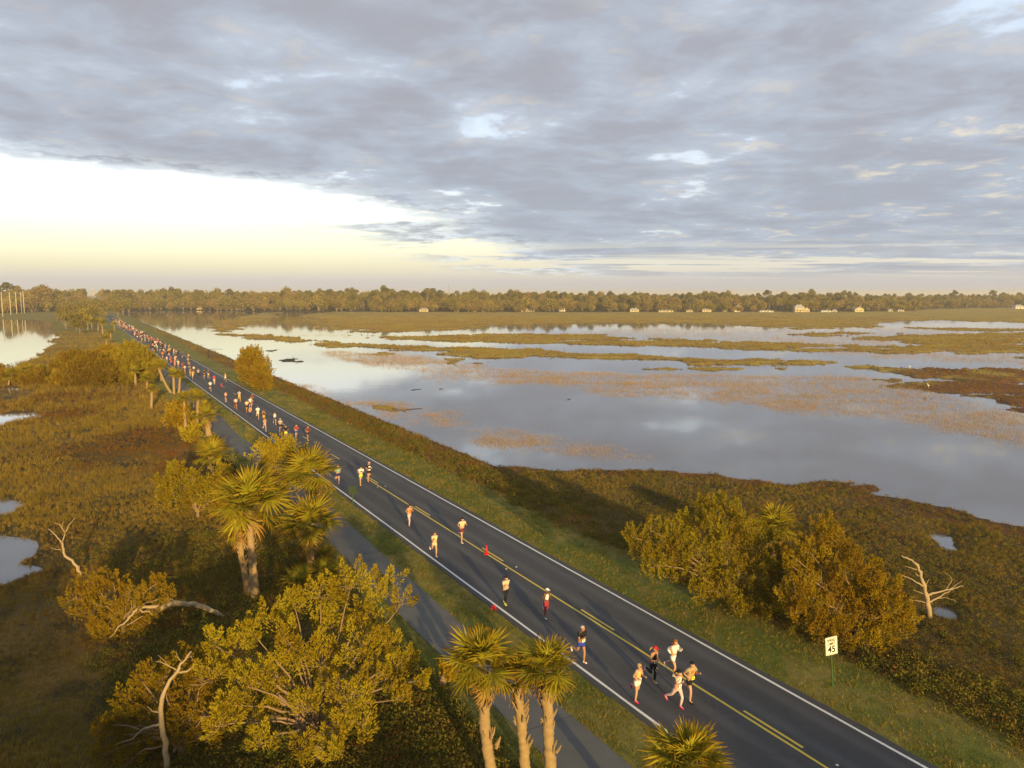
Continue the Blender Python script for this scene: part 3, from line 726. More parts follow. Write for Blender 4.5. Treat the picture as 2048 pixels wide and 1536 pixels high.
def palm(base, head, r, label, seed, near=True, n=30, tr=.17, group=None, skirt=3):
    """cabbage palm: ringed trunk, stubs of old leaf stalks, fan-leaved head of radius r"""
    rng = np.random.default_rng(seed); base = np.asarray(base, float); head = np.asarray(head, float)
    root = empty('palm_tree', tuple(base)); tag(root, label, 'palm', group)
    h = head - base; m = max(6, int(h[2] / (.09 if near else .6)))
    if h[2] > .35:
        P = curve_pts(np.array([0, 0, -.3]), h - np.array([0, 0, .28]), 0, m, rng, .008 if near else .02); u = np.linspace(0, 1, m)
        P[:, :2] += (h[:2] * .12)[None] * np.sin(u * math.pi)[:, None]
        rad = tr * (1.12 - .18 * u) * (1 + (.16 * rng.random(m) if near else 0)) * (1 + .35 * np.exp(-u * 14))
        tb = MB(); tb.tube(P, rad, 14 if near else 6, wob=.16, rng=rng); tb.build('trunk', bark_palm, root, smooth=True)
        if near:
            st = MB()
            for i in range(34):
                u = 1 - (.2 if i < 16 else .6) * rng.random(); az = i * 2.4; p = (h - np.array([0, 0, .45])) * u + np.array([math.cos(az), math.sin(az), 0]) * tr * .9
                e = p + np.array([math.cos(az) * .16, math.sin(az) * .16, .22 + .1 * rng.random()])
                st.tube(np.array([p, (p + e) / 2 + [0, 0, -.02], e]), [.05, .04, .018], 4)
            tag(st.build('stalk_stubs', bark_palm, root), kind='stuff')
    size = r / 1.72
    if near:
        for var, M, f in crown_frames(n, rng, size):
            o = bpy.data.objects.new('frond', FROND_ME[var]); link(o, root)
            o.matrix_local = Matrix.Translation(Vector(h) - Vector((0, 0, f * .25))) @ M
        for i in range(skirt):
            az = rng.random() * 6.28; M = Matrix.Rotation(az, 4, 'Z') @ Matrix.Rotation(math.radians(52 + 20 * rng.random()), 4, 'Y') @ Matrix.Scale(size * .95, 4)
            o = bpy.data.objects.new('dead_frond', DEAD_ME); link(o, root); o.matrix_local = Matrix.Translation(Vector(h) - Vector((0, 0, .35))) @ M
    else:
        o = obj('crown', FAR_CROWN[seed % 3], root, tuple(h), rng.random() * 6.28); o.scale = (size,) * 3
    return root
def palm_px(bx, by, hx, hy, rpx, label, seed, near=True, n=30, tr=.17, dy=0.0, skirt=2, group=None):
    b = spot(bx, by); return palm(b, lift(b, hx, hy, dy), rpx / ppm(b), label, seed, near, n, tr, group, skirt)
palm_px(1000, 1610, 962, 1325, 92, 'leftmost and fullest of the three palms beside the path, shaggy stubs halfway up', 501, n=28, tr=.165)
palm_px(1058, 1580, 1036, 1348, 64, 'middle of the three foreground palms, standing slightly behind the other two', 502, n=20, tr=.16)
palm_px(1112, 1612, 1092, 1328, 76, 'right palm of the foreground three, one frond reaching towards the road', 503, n=24, tr=.165)
palm_px(1395, 1800, 1378, 1522, 108, 'palm head cut off by the bottom edge below the group of five runners', 504, n=30, tr=.17)
palm_px(512, 1195, 498, 1005, 94, 'taller twin-trunk palm with a grey-green head, left of the path', 505, n=30, tr=.20)
palm_px(499, 1186, 478, 1062, 46, 'shorter leaning companion trunk pressed against the tall twin palm', 506, n=9, tr=.16)
palm_px(621, 1140, 619, 1045, 78, 'palm with a reddish shaggy trunk leaning over the shaded path', 507, n=26, tr=.19)
palm_px(628, 1075, 620, 945, 72, 'brightest yellow palm rising in front of the road', 508, n=26, tr=.19)
palm_px(424, 968, 423, 908, 46, 'squat palm at the inside of the path bend', 509, n=28, tr=.18)
palm_px(1548, 1112, 1549, 1050, 56, 'squat palm behind the golden cedars on the water side', 510, n=30, tr=.18)
palm_px(419, 872, 412, 830, 32, 'stout short palm at the path bend behind the road sign', 511, n=24, tr=.30)
far_palms = [(371, 857, 368, 796, 20, 'slim palm second from the path bend'), (394, 848, 396, 795, 20, 'slim palm third from the path bend, close to the path'),
    (302, 818, 303, 778, 15, 'lone slim palm standing out in the open marsh'), (294, 780, 294, 757, 20, 'palm with a short pale trunk behind the lone marsh palm'),
    (343, 786, 317, 732, 22, 'palm leaning steeply left beside the path'), (349, 788, 347, 748, 20, 'straight palm just right of the leaning one'),
    (357, 786, 360, 750, 16, 'thin palm nearest the road edge by the leaning palm'), (87, 768, 80, 741, 17, 'palm with the tallest pale trunk in the leftmost cluster'),
    (119, 772, 112, 748, 15, 'palm at the right of the leftmost cluster'), (60, 764, 56, 738, 17, 'palm at the back of the leftmost cluster'), (16, 778, 19, 752, 22, 'palm at the left edge of the picture'),
    (215, 758, 214, 716, 21, 'palm rising through the marsh thicket'), (185, 664, 183, 643, 12, 'far palm on the left of the causeway, pale trunk'), (206, 668, 204, 645, 11, 'far palm next to the crowded stretch of road'),
    (213, 692, 212, 676, 13, 'short far palm on the open green left of the crowd'), (229, 662, 228, 648, 9, 'small far palm touching the road edge by the crowd'), (222, 676, 221, 664, 9, 'small far palm below the one at the road edge'), (196, 662, 196, 642, 10, 'slender far palm between two others before the causeway trees'),
    (176, 660, 175, 640, 11, 'far palm at the edge of the causeway trees'), (322, 762, 321, 733, 15, 'small palm half hidden behind the leaning palm'), (272, 772, 270, 742, 16, 'palm at the road end of the marsh thicket'), (408, 846, 410, 812, 18, 'palm crowding the path edge behind the stout one'), (384, 826, 386, 788, 17, 'palm set back between the two slim palms'), (38, 770, 36, 744, 16, 'palm between the edge palm and the leftmost cluster'), (100, 766, 98, 736, 14, 'thin palm at the front of the leftmost cluster')]
for i, (bx, by, hx, hy, r, lab) in enumerate(far_palms):
    palm_px(bx, by, hx, hy, r, lab, 530 + i, False, 20, .21 if by > 740 else .26)
def palmetto(bx, by, r, label, seed, n=16):
    b = spot(bx, by); rng = np.random.default_rng(seed); root = empty('palmetto', tuple(b)); tag(root, label, 'palmetto')
    for var, M, f in crown_frames(n, rng, r / ppm(b) / 1.42):
        if f > .72: continue
        o = bpy.data.objects.new('frond', FROND_ME[var]); link(o, root); o.matrix_local = Matrix.Translation((0, 0, .1)) @ M
palmetto(600, 1172, 46, 'dry fan palmetto at the foot of the reddish palm', 560)
palmetto(650, 1150, 40, 'dark green palmetto in the shade beside the path', 561)
palmetto(650, 1118, 30, 'small palmetto with an orange tinged base near the path edge', 562)
palmetto(520, 1290, 26, 'small palmetto poking out left of the wide cedar', 563)

# ------------------------------------------------------------------ dead trees and driftwood
def snag(name, label, parts, mat=bark_dead, base=None, seed=0, cat='dead tree'):
    """parts: list of (points as (px, py, dy), r0, r1); one bleached tree"""
    rng = np.random.default_rng(seed); root = empty(name, tuple(base)); tag(root, label, cat)
    for q, (pts, r0, r1) in enumerate(parts):
        P = np.array([lift(base, *p) for p in pts]) - base
        n = len(P) * 3; u = np.linspace(0, len(P) - 1, n)
        P = np.stack([np.interp(u, np.arange(len(P)), P[:, k]) for k in range(3)], 1) + rng.normal(size=(n, 3)) * min(.025, r0 * .25)
        if q == 0 and name != 'fallen_log': P[0, 2] = -.3
        m = MB(); m.tube(P, np.linspace(r0, r1, n), 7, wob=.3, rng=rng); m.build('trunk' if q == 0 else 'branch', mat, root, smooth=True)
    return root
b = spot(161, 1152)
snag('dead_tree', 'slim bleached dead tree leaning left over the marsh', [([(161, 1150, 0), (152, 1130, 0), (128, 1110, 0), (124, 1085, 0)], .10, .06), ([(124, 1087, 0), (112, 1070, 0), (96, 1057, .2)], .05, .02), ([(125, 1085, 0), (131, 1065, -.1), (120, 1050, -.2), (109, 1045, -.3)], .045, .012),
     ([(131, 1065, 0), (138, 1050, .1), (150, 1036, .3)], .035, .012), ([(123, 1100, 0), (110, 1098, 0), (99, 1094, .1)], .025, .01), ([(126, 1056, 0), (124, 1048, 0), (128, 1042, 0)], .02, .008), ([(158, 1140, 0), (158, 1132, .1)], .05, .03)], base=b, seed=21)
b = spot(335, 1545)
snag('dead_tree', 'tall bare trunk with a forked top at bottom left', [([(335, 1545, 0), (330, 1500, 0), (324, 1440, 0), (322, 1398, 0), (335, 1370, -.1), (355, 1340, -.1), (368, 1325, 0), (380, 1305, .1)], .125, .025), ([(352, 1346, 0), (375, 1342, .2), (388, 1332, .3)], .045, .012),
     ([(355, 1342, 0), (335, 1330, -.3), (312, 1322, -.5)], .03, .008), ([(366, 1327, 0), (355, 1315, .2), (352, 1303, .3)], .02, .006), ([(320, 1448, 0), (290, 1455, .3), (262, 1480, .4), (225, 1490, .5)], .05, .012), ([(322, 1425, 0), (305, 1423, 0), (295, 1412, 0)], .03, .008),
     ([(335, 1332, -.3), (330, 1322, -.4), (316, 1310, -.5)], .015, .006), ([(374, 1316, 0), (382, 1312, .2), (386, 1322, .3)], .015, .006)], base=b, seed=22)
b = spot(372, 1512)
snag('dead_limb', 'pale curved limb rising beside the tall bare trunk', [([(345, 1505, 0), (365, 1485, 0), (378, 1465, 0), (380, 1445, 0), (388, 1425, .1), (410, 1405, .2), (440, 1385, .3)], .07, .015), ([(380, 1445, 0), (375, 1415, 0), (383, 1395, 0)], .04, .012)], base=b, seed=23)
b = spot(1860, 1236)
snag('dead_tree', 'bleached dead tree with bare limbs reaching right, in the right-hand marsh', [([(1860, 1234, 0), (1855, 1205, 0), (1849, 1175, 0), (1840, 1145, 0), (1832, 1128, 0), (1822, 1118, .1), (1803, 1112, .2)], .15, .03), ([(1852, 1192, 0), (1870, 1185, .1), (1900, 1178, .3), (1928, 1172, .5)], .07, .015),
     ([(1857, 1204, 0), (1875, 1197, .1), (1892, 1186, .3), (1905, 1178, .3)], .05, .02), ([(1849, 1175, 0), (1835, 1165, -.2), (1818, 1156, -.4), (1800, 1150, -.5)], .05, .012), ([(1851, 1205, 0), (1838, 1202, 0), (1822, 1200, 0)], .03, .01),
     ([(1851, 1190, 0), (1838, 1184, 0), (1826, 1180, 0)], .03, .01), ([(1837, 1140, 0), (1822, 1136, 0), (1810, 1132, 0)], .03, .008), ([(1900, 1178, .3), (1915, 1168, .5), (1925, 1160, .6)], .02, .006), ([(1890, 1182, .2), (1905, 1160, .4), (1898, 1150, .5), (1885, 1142, .5)], .022, .006),
     ([(1875, 1197, .1), (1890, 1195, .2), (1912, 1202, .3)], .02, .007), ([(1848, 1175, 0), (1853, 1168, 0), (1858, 1158, 0)], .03, .01), ([(1843, 1155, 0), (1834, 1150, 0), (1830, 1146, 0)], .03, .01)], base=b, seed=24)
b = spot(420, 1240)
snag('fallen_log', 'thick split grey log arching over the shaded ground on the left', [([(447, 1234, .3), (420, 1220, .0), (390, 1208, -.4), (350, 1206, -1.0), (325, 1215, -1.4), (300, 1228, -1.6)], .13, .16), ([(328, 1214, -1.3), (300, 1213, -1.7), (280, 1214, -2.0), (267, 1224, -2.2), (254, 1242, -2.4), (238, 1252, -2.6), (222, 1278, -2.8)], .10, .018), ([(305, 1222, -1.6), (285, 1224, -1.9), (277, 1216, -2.0)], .06, .03),
     ([(348, 1203, -1.0), (343, 1198, -1.0), (336, 1202, -1.0)], .04, .015), ([(285, 1232, -1.9), (262, 1246, -2.2), (250, 1254, -2.3)], .025, .008)], base=b, seed=25, cat='log')
b = spot(417, 716)
snag('dead_tree', 'black bare snag with one sideways limb at the flood edge', [([(417, 716, 0), (416, 706, 0), (417, 699, 0)], .16, .10), ([(416, 699, 0), (430, 698, 0), (446, 699, 0)], .07, .03)], plain('wet_wood', (.035, .03, .025), .9), b, 26)
for i, (x0, y0, x1, y1, r) in enumerate(((795, 828, 845, 824, .07), (440, 1050, 455, 1046, .05), (825, 786, 842, 784, .08), (878, 785, 886, 783, .07), (1136, 806, 1142, 804, .06))):
    a_, c_ = spot(x0, y0), spot(x1, y1); b = np.array([(a_[0] + c_[0]) / 2, (a_[1] + c_[1]) / 2, ZW]) if i != 1 else (a_ + c_) / 2
    m = MB(); rg_ = np.random.default_rng(60 + i); P = curve_pts(a_ - [0, 0, a_[2]], c_ - [0, 0, c_[2]], .05, 6, rg_, .12); P[:, 2] = .04; P[:, :2] -= b[:2]
    m.tube(P, np.linspace(r, r * .4, 6), 6, wob=.3, rng=rg_)
    tag(m.build('driftwood', plain('wet_wood', (.035, .03, .025)), None, True, tuple(b)), ['long driftwood branch afloat off the near shore', 'short pale stick lying in the shaded marsh grass', 'dark stick afloat in the pale water', 'small dark stick afloat right of the pale water', 'lone speck of driftwood in the open flood'][i], 'driftwood')

# ------------------------------------------------------------------ scattered growth nobody could count
def gn_scatter(name, pts, rot, scl, idx, protos, label, cat):
    """one object of kind stuff: plant clumps set on points"""
    n = len(pts); me = bpy.data.meshes.new(name); me.vertices.add(n); me.vertices.foreach_set('co', np.ascontiguousarray(pts, np.float32).ravel())
    for nm, ty, arr in (('rot', 'FLOAT', rot), ('scl', 'FLOAT', scl), ('idx', 'INT', idx)):
        at = me.attributes.new(nm, ty, 'POINT'); at.data.foreach_set('value', np.ascontiguousarray(arr, np.float32 if ty == 'FLOAT' else np.int32))
    o = obj(name, me); tag(o, label, cat, kind='stuff')
    pc = bpy.data.collections.new(name + '_kinds')
    for q, pm in enumerate(protos):
        po = bpy.data.objects.new('%s_kind_%02d' % (name, q), pm); pc.objects.link(po)
    ng = bpy.data.node_groups.new(name, 'GeometryNodeTree')
    ng.interface.new_socket('Geometry', in_out='INPUT', socket_type='NodeSocketGeometry'); ng.interface.new_socket('Geometry', in_out='OUTPUT', socket_type='NodeSocketGeometry')
    N, Lk = ng.nodes, ng.links
    gi, go = N.new('NodeGroupInput'), N.new('NodeGroupOutput'); ci = N.new('GeometryNodeCollectionInfo'); ci.inputs['Collection'].default_value = pc
    ci.inputs['Separate Children'].default_value = True; ci.inputs['Reset Children'].default_value = True
    ip = N.new('GeometryNodeInstanceOnPoints'); ip.inputs['Pick Instance'].default_value = True
    def attr(nm, ty):
        a = N.new('GeometryNodeInputNamedAttribute'); a.data_type = ty; a.inputs['Name'].default_value = nm; return a.outputs['Attribute']
    cx = N.new('ShaderNodeCombineXYZ'); Lk.new(attr('rot', 'FLOAT'), cx.inputs[2])
    Lk.new(gi.outputs[0], ip.inputs['Points']); Lk.new(ci.outputs[0], ip.inputs['Instance']); Lk.new(attr('idx', 'INT'), ip.inputs['Instance Index'])
    Lk.new(cx.outputs[0], ip.inputs['Rotation']); Lk.new(attr('scl', 'FLOAT'), ip.inputs['Scale']); Lk.new(ip.outputs[0], go.inputs[0])
    md = o.modifiers.new('scatter', 'NODES'); md.node_group = ng
    return o
def tuft(seed, n, h, w, spread, mat, lean=.5):
    rng = np.random.default_rng(seed); az = rng.random(n) * 6.28; r = spread * np.sqrt(rng.random(n)); ha = h * (.5 + .6 * rng.random(n))
    B = np.stack([r * np.cos(az), r * np.sin(az), np.full(n, -.05)], 1); a2 = rng.random(n) * 6.28; ln = lean * rng.random(n) * ha
    D = np.stack([np.cos(a2), np.sin(a2), np.zeros(n)], 1); S = np.stack([-np.sin(a2 + .6), np.cos(a2 + .6), np.zeros(n)], 1) * w
    M_ = B + D * (ln * .3)[:, None] + np.array([0, 0, 1]) * (ha * .6)[:, None]; T = B + D * ln[:, None] + np.array([0, 0, 1]) * ha[:, None]
    V = np.stack([B - S, B + S, M_ + S * .8, M_ - S * .8, T], 1).reshape(-1, 3); o = np.arange(n)[:, None] * 5
    return mesh('tuft', V, [o + np.array([[0, 1, 2, 3]]), o + np.array([[3, 2, 4]])], mat)
def bushlet(seed, n, r, h, ll, mat):
    rng = np.random.default_rng(seed); d = unit(rng.normal(size=(n, 3)) + np.array([0, 0, .3])); d[:, 2] = np.abs(d[:, 2])
    P = d * np.array([r, r, h]) * (.45 + .55 * rng.random((n, 1)) ** .6); N_ = unit(d + rng.normal(size=(n, 3)) * .7)
    A = unit(np.cross(N_, rng.normal(size=(n, 3)))); B = np.cross(N_, A); l = ll * (.6 + .8 * rng.random((n, 1)))
    V = np.stack([P - A * l, P + B * l * .5, P + A * l, P - B * l * .5], 1).reshape(-1, 3)
    return mesh('bushlet', V, np.arange(n * 4).reshape(-1, 4), mat)
def polar(n, r0, r1, rng, a0=-37.5, a1=37.5):
    r = r0 * (r1 / r0) ** rng.random(n); a = np.radians(a0 + (a1 - a0) * rng.random(n)); return r * np.sin(a), r * np.cos(a), r
grass_gold = leaf('marsh_grass', (.180, .125, .030), (.120, .088, .022), (.24, .175, .055), .25, .22, boost=1.2)
grass_red = leaf('russet_marsh_plants', (.150, .068, .026), (.115, .072, .022), (.19, .12, .04), .25, .25)
grass_green = leaf('verge_grass', (.075, .088, .018), (.14, .125, .030), (.18, .15, .05), .25, .4, boost=1.15)
weed_green = leaf('verge_weeds', (.052, .066, .018), (.105, .098, .022), (.15, .13, .035), .25, .6)
weed_olive = leaf('marsh_elder', (.085, .080, .024), (.13, .10, .028), (.165, .13, .04), .25, .5)
reed_mat = leaf('flooded_reeds', (.34, .235, .20), (.29, .21, .155), (.38, .28, .22), .35, .08)
bank_mat = leaf('cordgrass', (.235, .165, .034), (.175, .115, .030), (.27, .20, .05), .25, .06)
rg3 = np.random.default_rng(77)
# left marsh and right marsh
X, Y, R = polar(260000, 22, 420, rg3); z, k = land(X, Y)
dens = fbm(X / 5, Y / 5, 91, 3); marsh = ((k['c'] < -10.5) | (k['c'] > 8.0)) & (z > ZW - .03) & (k['flat'] < .5) & (k['wood'] < .5) & (dens + rg3.random(len(X)) * .5 > .52)
p = np.stack([X, Y, z], 1)[marsh]; rc = p[:, 0] * nv[0] + p[:, 1] * nv[1] > TC; red = fbm(p[:, 0] / 11, p[:, 1] / 11, 60, 3) + (rg3.random(len(p)) - .5) * .3 + .22 * ((k['dR'][marsh] < 4) & rc) > .585
shade_herb = fbm(p[:, 0] / 3, p[:, 1] / 3, 97, 2)
m1 = ~red; sc = (.55 + .6 * rg3.random(len(p))) * np.clip(np.hypot(p[:, 0], p[:, 1]) / 60, .7, 2.6) * (.6 + .8 * shade_herb) * np.where(rc, .48, .72)
gold = [tuft(700 + i, 14, .46, .009, .2, grass_gold, .8) for i in range(3)]; redt = [tuft(710 + i, 12, .36, .010, .18, grass_red, .8) for i in range(2)] + [bushlet(715, 26, .22, .3, .05, grass_red)]
gn_scatter('marsh_grass', p[m1], rg3.random(m1.sum()) * 6.28, sc[m1], rg3.integers(0, 3, m1.sum()), gold, 'golden brown marsh grass covering the ground beside the causeway', 'grass')
m2 = red
gn_scatter('marsh_plants', p[m2], rg3.random(m2.sum()) * 6.28, sc[m2], rg3.integers(0, 3, m2.sum()), redt, 'russet low marsh plants between the grass', 'plants')
# low leafy weeds: in the shaded foreground left, along the right bank, at the foot of the cedars
X, Y, R = polar(110000, 19, 160, rg3); z, k = land(X, Y); nn = fbm(X / 3.2, Y / 3.2, 131, 3)
edge_ = (k['c'] > 7.0 + nn * 1.5) & (k['c'] < 10.5 + nn * 2) & (rg3.random(len(X)) < .16)
right = edge_ | (k['c'] > 7.2 + nn * 2.0) & ((k['c'] < 13 + nn * 16) | (rg3.random(len(X)) < .7)) & (k['c'] < 60) & (nn + rg3.random(len(X)) * .5 > .62)
left = (k['c'] < -9.6) & (k['c'] > -26 + nn * 8) & (R < 60) & (nn + rg3.random(len(X)) * .5 > .64)
ok = (right | left) & (z > ZW + .02) & (k['flat'] < .5)
p = np.stack([X, Y, z], 1)[ok]; sc = .5 + 1.0 * rg3.random(len(p)) ** 2 + .25 * (np.hypot(p[:, 0], p[:, 1]) > 60); sc = sc * np.where((p[:, 0] * nv[0] + p[:, 1] * nv[1]) > TC + 13, .55, 1.0)
weeds = [bushlet(730, 60, .34, .40, .05, weed_green), bushlet(731, 46, .26, .45, .045, weed_olive), bushlet(732, 70, .42, .34, .045, weed_olive), bushlet(733, 50, .40, .30, .04, grass_red)]
gn_scatter('weeds', p, rg3.random(len(p)) * 6.28, sc, rg3.integers(0, 4, len(p)), weeds, 'tangled low weeds and marsh elder along both banks', 'weeds')
# rough grass of the verges
X, Y, R = polar(130000, 22, 170, rg3); z, k = land(X, Y); nn = fbm(X / 2.5, Y / 2.5, 141, 3); tt = k['t']; ss_ = k['s']
onpath = np.abs(tt - path_t(ss_)) < 1.22
ok = (((k['c'] > 3.72) & (k['c'] < 8.4)) | ((k['c'] < -3.72) & (k['c'] > -11.5))) & ~onpath & ((nn + rg3.random(len(X)) * .6 > .60) | (np.abs(np.abs(k['c']) - 3.8) < .22))
p = np.stack([X, Y, z], 1)[ok]; sc = (.7 + .6 * rg3.random(len(p))) * np.clip(np.hypot(p[:, 0], p[:, 1]) / 45, .8, 2.0)
dry = leaf('dry_verge_grass', (.20, .15, .05), (.25, .19, .07), (.15, .13, .04), .25, .5)
turf = [tuft(740, 12, .17, .010, .18, grass_green, 1.2), tuft(741, 12, .13, .010, .20, grass_green, 1.2), tuft(742, 11, .20, .010, .16, dry, 1.3)]
gn_scatter('verge_grass', p, rg3.random(len(p)) * 6.28, sc, rg3.choice([0, 0, 0, 1, 1, 1, 2], len(p)), turf, 'mown patchy verge grass on both sides of the road', 'grass')
# cordgrass on the banks out in the flood
X, Y, R = polar(90000, 90, 640, rg3); z, k = land(X, Y); ok = (k['flat'] > .5) & (k['mud'] < .5) & (z > ZW + .02)
p = np.stack([X, Y, z], 1)[ok]; rr = np.hypot(p[:, 0], p[:, 1])
cord = [tuft(750 + i, 16, .75, .05, .5, bank_mat, .6) for i in range(3)] + [tuft(753 + i, 16, .8, .05, .5, grass_red, .6) for i in range(3)]
russ = 3 * ((p[:, 0] / p[:, 1] > .50 + .05 * rg3.standard_normal(len(p))) & (rr < 260) & (rg3.random(len(p)) < .8))
gn_scatter('cordgrass', p, rg3.random(len(p)) * 6.28, (.28 + .25 * rg3.random(len(p))) * np.clip(rr / 220, .7, 1.5), rg3.integers(0, 3, len(p)) + russ, cord, 'golden cordgrass on the long banks across the flooded marsh', 'grass')
# thin reeds standing in the flood
RZ = [([(620, 700), (800, 708), (880, 722), (1000, 735), (1150, 740), (1350, 748), (1500, 752), (1700, 752), (1830, 765), (2100, 825), (2100, 905), (1850, 850), (1700, 838), (1500, 818), (1300, 795), (1100, 775), (900, 760), (760, 735)], .55), ([(540, 668), (700, 668), (700, 676)], .2),
      ([(1300, 655), (2100, 655), (2100, 740), (1700, 712), (1400, 676), (1100, 668)], .28), ([(700, 780), (790, 812), (930, 832), (1000, 880), (920, 865), (760, 840)], .22), ([(860, 840), (960, 848), (1080, 880), (1180, 885), (1330, 915), (1300, 930), (1060, 912), (960, 895)], .25), ([(930, 862), (990, 866), (1035, 886), (980, 892), (945, 880)], 2.2), ([(868, 832), (910, 838), (905, 856), (880, 852)], 1.8), ([(1015, 858), (1075, 874), (1062, 884), (1030, 872)], 1.8), ([(735, 806), (782, 812), (782, 826), (750, 820)], 2.2), ([(795, 838), (822, 836), (822, 856), (800, 856)], 1.2),
      ([(600, 770), (680, 800), (760, 860), (860, 895), (940, 915), (900, 905), (780, 855), (690, 810)], 1.2), ([(300, 650), (420, 725), (480, 768), (470, 742), (400, 700)], .12)]
X, Y, R = polar(420000, 55, 480, rg3); z, k = land(X, Y); prob = np.zeros(len(X))
for q, pr in RZ: prob = np.maximum(prob, pr * sstep(sdf(px_poly(q), X, Y, 20) + (fbm(X / 9, Y / 9, 151, 3) - .5) * 14 * np.clip(R / 150, .2, 1.2), -2, 5))
clump = .5 + 1.0 * sstep(fbm(X / 9, Y / 4, 161, 3), .40, .72)
ok = (rg3.random(len(X)) < prob * clump) & (z < ZW + .02)
p = np.stack([X, Y, np.full(len(X), ZW)], 1)[ok]; rr = np.hypot(p[:, 0], p[:, 1])
reeds = [tuft(760 + i, 9, .46, .0055, .7, reed_mat, .5) for i in range(3)]
gn_scatter('reeds', p, rg3.random(len(p)) * 6.28, (.55 + .6 * rg3.random(len(p))) * np.clip(rr / 130, .9, 1.6), rg3.integers(0, 3, len(p)), reeds, 'thin pinkish reeds standing in the shallow flood', 'reeds')

# ------------------------------------------------------------------ trees far away
def blob_tree(seed, h, w, trunk_h, n, ll, flat=.7, lobes=7, leafm=oak_leaf):
    """crown leaf mesh and trunk mesh of one broad tree, unit placed at its foot"""
    rng = np.random.default_rng(seed); tb = MB(); tb.tube(curve_pts(np.array([0, 0, -.3]), np.array([rng.normal() * .3, rng.normal() * .3, h * .75]), 0, 5, rng, .1), np.linspace(.022 * h + .08, .06, 5), 5)
    P, D = [], []
    for i in range(lobes):
        a = i * 2.4 + rng.random(); f = rng.random() ** .7; rl = w * .5 * (.42 + .2 * rng.random()); rad = (w * .5 - rl * .7) * f
        c = np.array([rad * math.cos(a), rad * math.sin(a), trunk_h + (h - trunk_h) * (.30 + .5 * (1 - f * .7) * (.6 + .4 * rng.random()))])
        tb.tube(curve_pts(np.array([0, 0, trunk_h * .6]), c, 0, 4, rng, .1), np.linspace(.012 * h + .03, .03, 4), 4, cap=False)
        k = n // lobes; d = unit(rng.normal(size=(k, 3)) + np.array([0, 0, .25])); P.append(c + d * rl * np.array([1, 1, flat]) * (.55 + .5 * rng.random((k, 1)))); D.append(d)
    P, D = np.vstack(P), np.vstack(D); k = len(P); N_ = unit(D * .8 + rng.normal(size=(k, 3)) * .7); A = unit(np.cross(N_, rng.normal(size=(k, 3)))); B = np.cross(N_, A); l = ll * (.6 + .8 * rng.random((k, 1)))
    V = np.stack([P - A * l, P + B * l * .6, P + A * l, P - B * l * .6], 1).reshape(-1, 3)
    return mesh('crown', V, np.arange(k * 4).reshape(-1, 4), leafm), tb.mesh('trunk', bark_oak)
OAK = [blob_tree(800 + i, 10, 11, 2.0, 900, .42, .75, 9) for i in range(3)]
cause = [(132, 658, 10), (152, 660, 9), (168, 655, 11), (186, 652, 12), (148, 645, 12), (166, 638, 13), (182, 635, 13), (200, 644, 10), (205, 632, 12), (140, 632, 13), (124, 642, 10), (192, 622, 14), (176, 622, 15), (236, 634, 10), (246, 630, 12), (258, 628, 12), (230, 624, 13), (243, 621, 15), (262, 622, 14), (228, 617, 15), (272, 626, 9), (160, 668, 7), (300, 690, 4)]
ORD = 'nearest,second nearest,third nearest,fourth nearest,fifth nearest,sixth nearest,seventh nearest,eighth nearest,ninth nearest,tenth nearest,eleventh nearest,twelfth nearest,thirteenth nearest,farthest'.split(',')
cause = sorted(cause[:-1], key=lambda q: -q[1]); seen = {'left': 0, 'right': 0}
for i, (bx, by, h) in enumerate(cause):
    b = spot(bx, by); root = empty('oak_tree', tuple(b)); rg_ = random.Random(i)
    side = 'left' if bx < 215 else 'right'
    tag(root, '%s olive tree of those %s of the road far down the causeway' % (ORD[min(seen[side], 13)], side), 'tree', 'causeway trees'); seen[side] += 1
    cm, tm = OAK[i % 3]; s_ = h / 10.0
    for nm, mm in (('trunk', tm), ('crown', cm)):
        o = obj(nm, mm, root, (0, 0, 0), rg_.random() * 6.28 if nm == 'crown' else 0); o.scale = (s_ * rg_.uniform(.9, 1.2), s_ * rg_.uniform(.9, 1.2), s_)
# the far wood, a mass of pines and oaks
pine_leaf = leaf('pine_foliage', (.070, .070, .026), (.115, .098, .034), None, .15, .06, boost=1.1)
brown_leaf = leaf('winter_foliage', (.135, .095, .050), (.165, .120, .055), (.18, .14, .075), .2, .06, boost=1.15)
def far_tree(seed, h, w, th, n, ll, fl, lb, lm):
    c, t = blob_tree(seed, h, w, th, n, ll, fl, lb, lm)
    # one mesh for a kind of tree in the mass
    nv_ = len(c.vertices); V = np.zeros(nv_ * 3, np.float32); c.vertices.foreach_get('co', V); U = np.zeros(len(t.vertices) * 3, np.float32); t.vertices.foreach_get('co', U)
    Fc = np.arange(nv_).reshape(-1, 4); q = [list(pp.vertices) for pp in t.polygons]; q4 = np.array([x for x in q if len(x) == 4]) + nv_; q3 = np.array([x for x in q if len(x) == 3]).reshape(-1, 3) + nv_
    F = [Fc, q4] + ([q3] if len(q3) else [])
    return mesh('kind', np.vstack([V.reshape(-1, 3), U.reshape(-1, 3)]), F, [lm, bark_oak], np.concatenate([np.zeros(len(Fc)), np.ones(len(q4) + len(q3))]))
kinds = [far_tree(820, 10, 13, .3, 620, .6, .85, 11, oak_leaf), far_tree(821, 9, 12, .2, 620, .6, .85, 10, brown_leaf), far_tree(822, 11, 12, .3, 620, .6, .9, 11, oak_leaf),
         far_tree(823, 20, 9, 8, 460, .6, .75, 10, pine_leaf), far_tree(824, 21, 8, 9, 420, .6, .7, 9, pine_leaf), far_tree(825, 18, 13, 3, 720, .65, .85, 12, oak_leaf), far_tree(826, 17, 12, 2.5, 700, .65, .85, 12, brown_leaf)]
rg4 = np.random.default_rng(99)
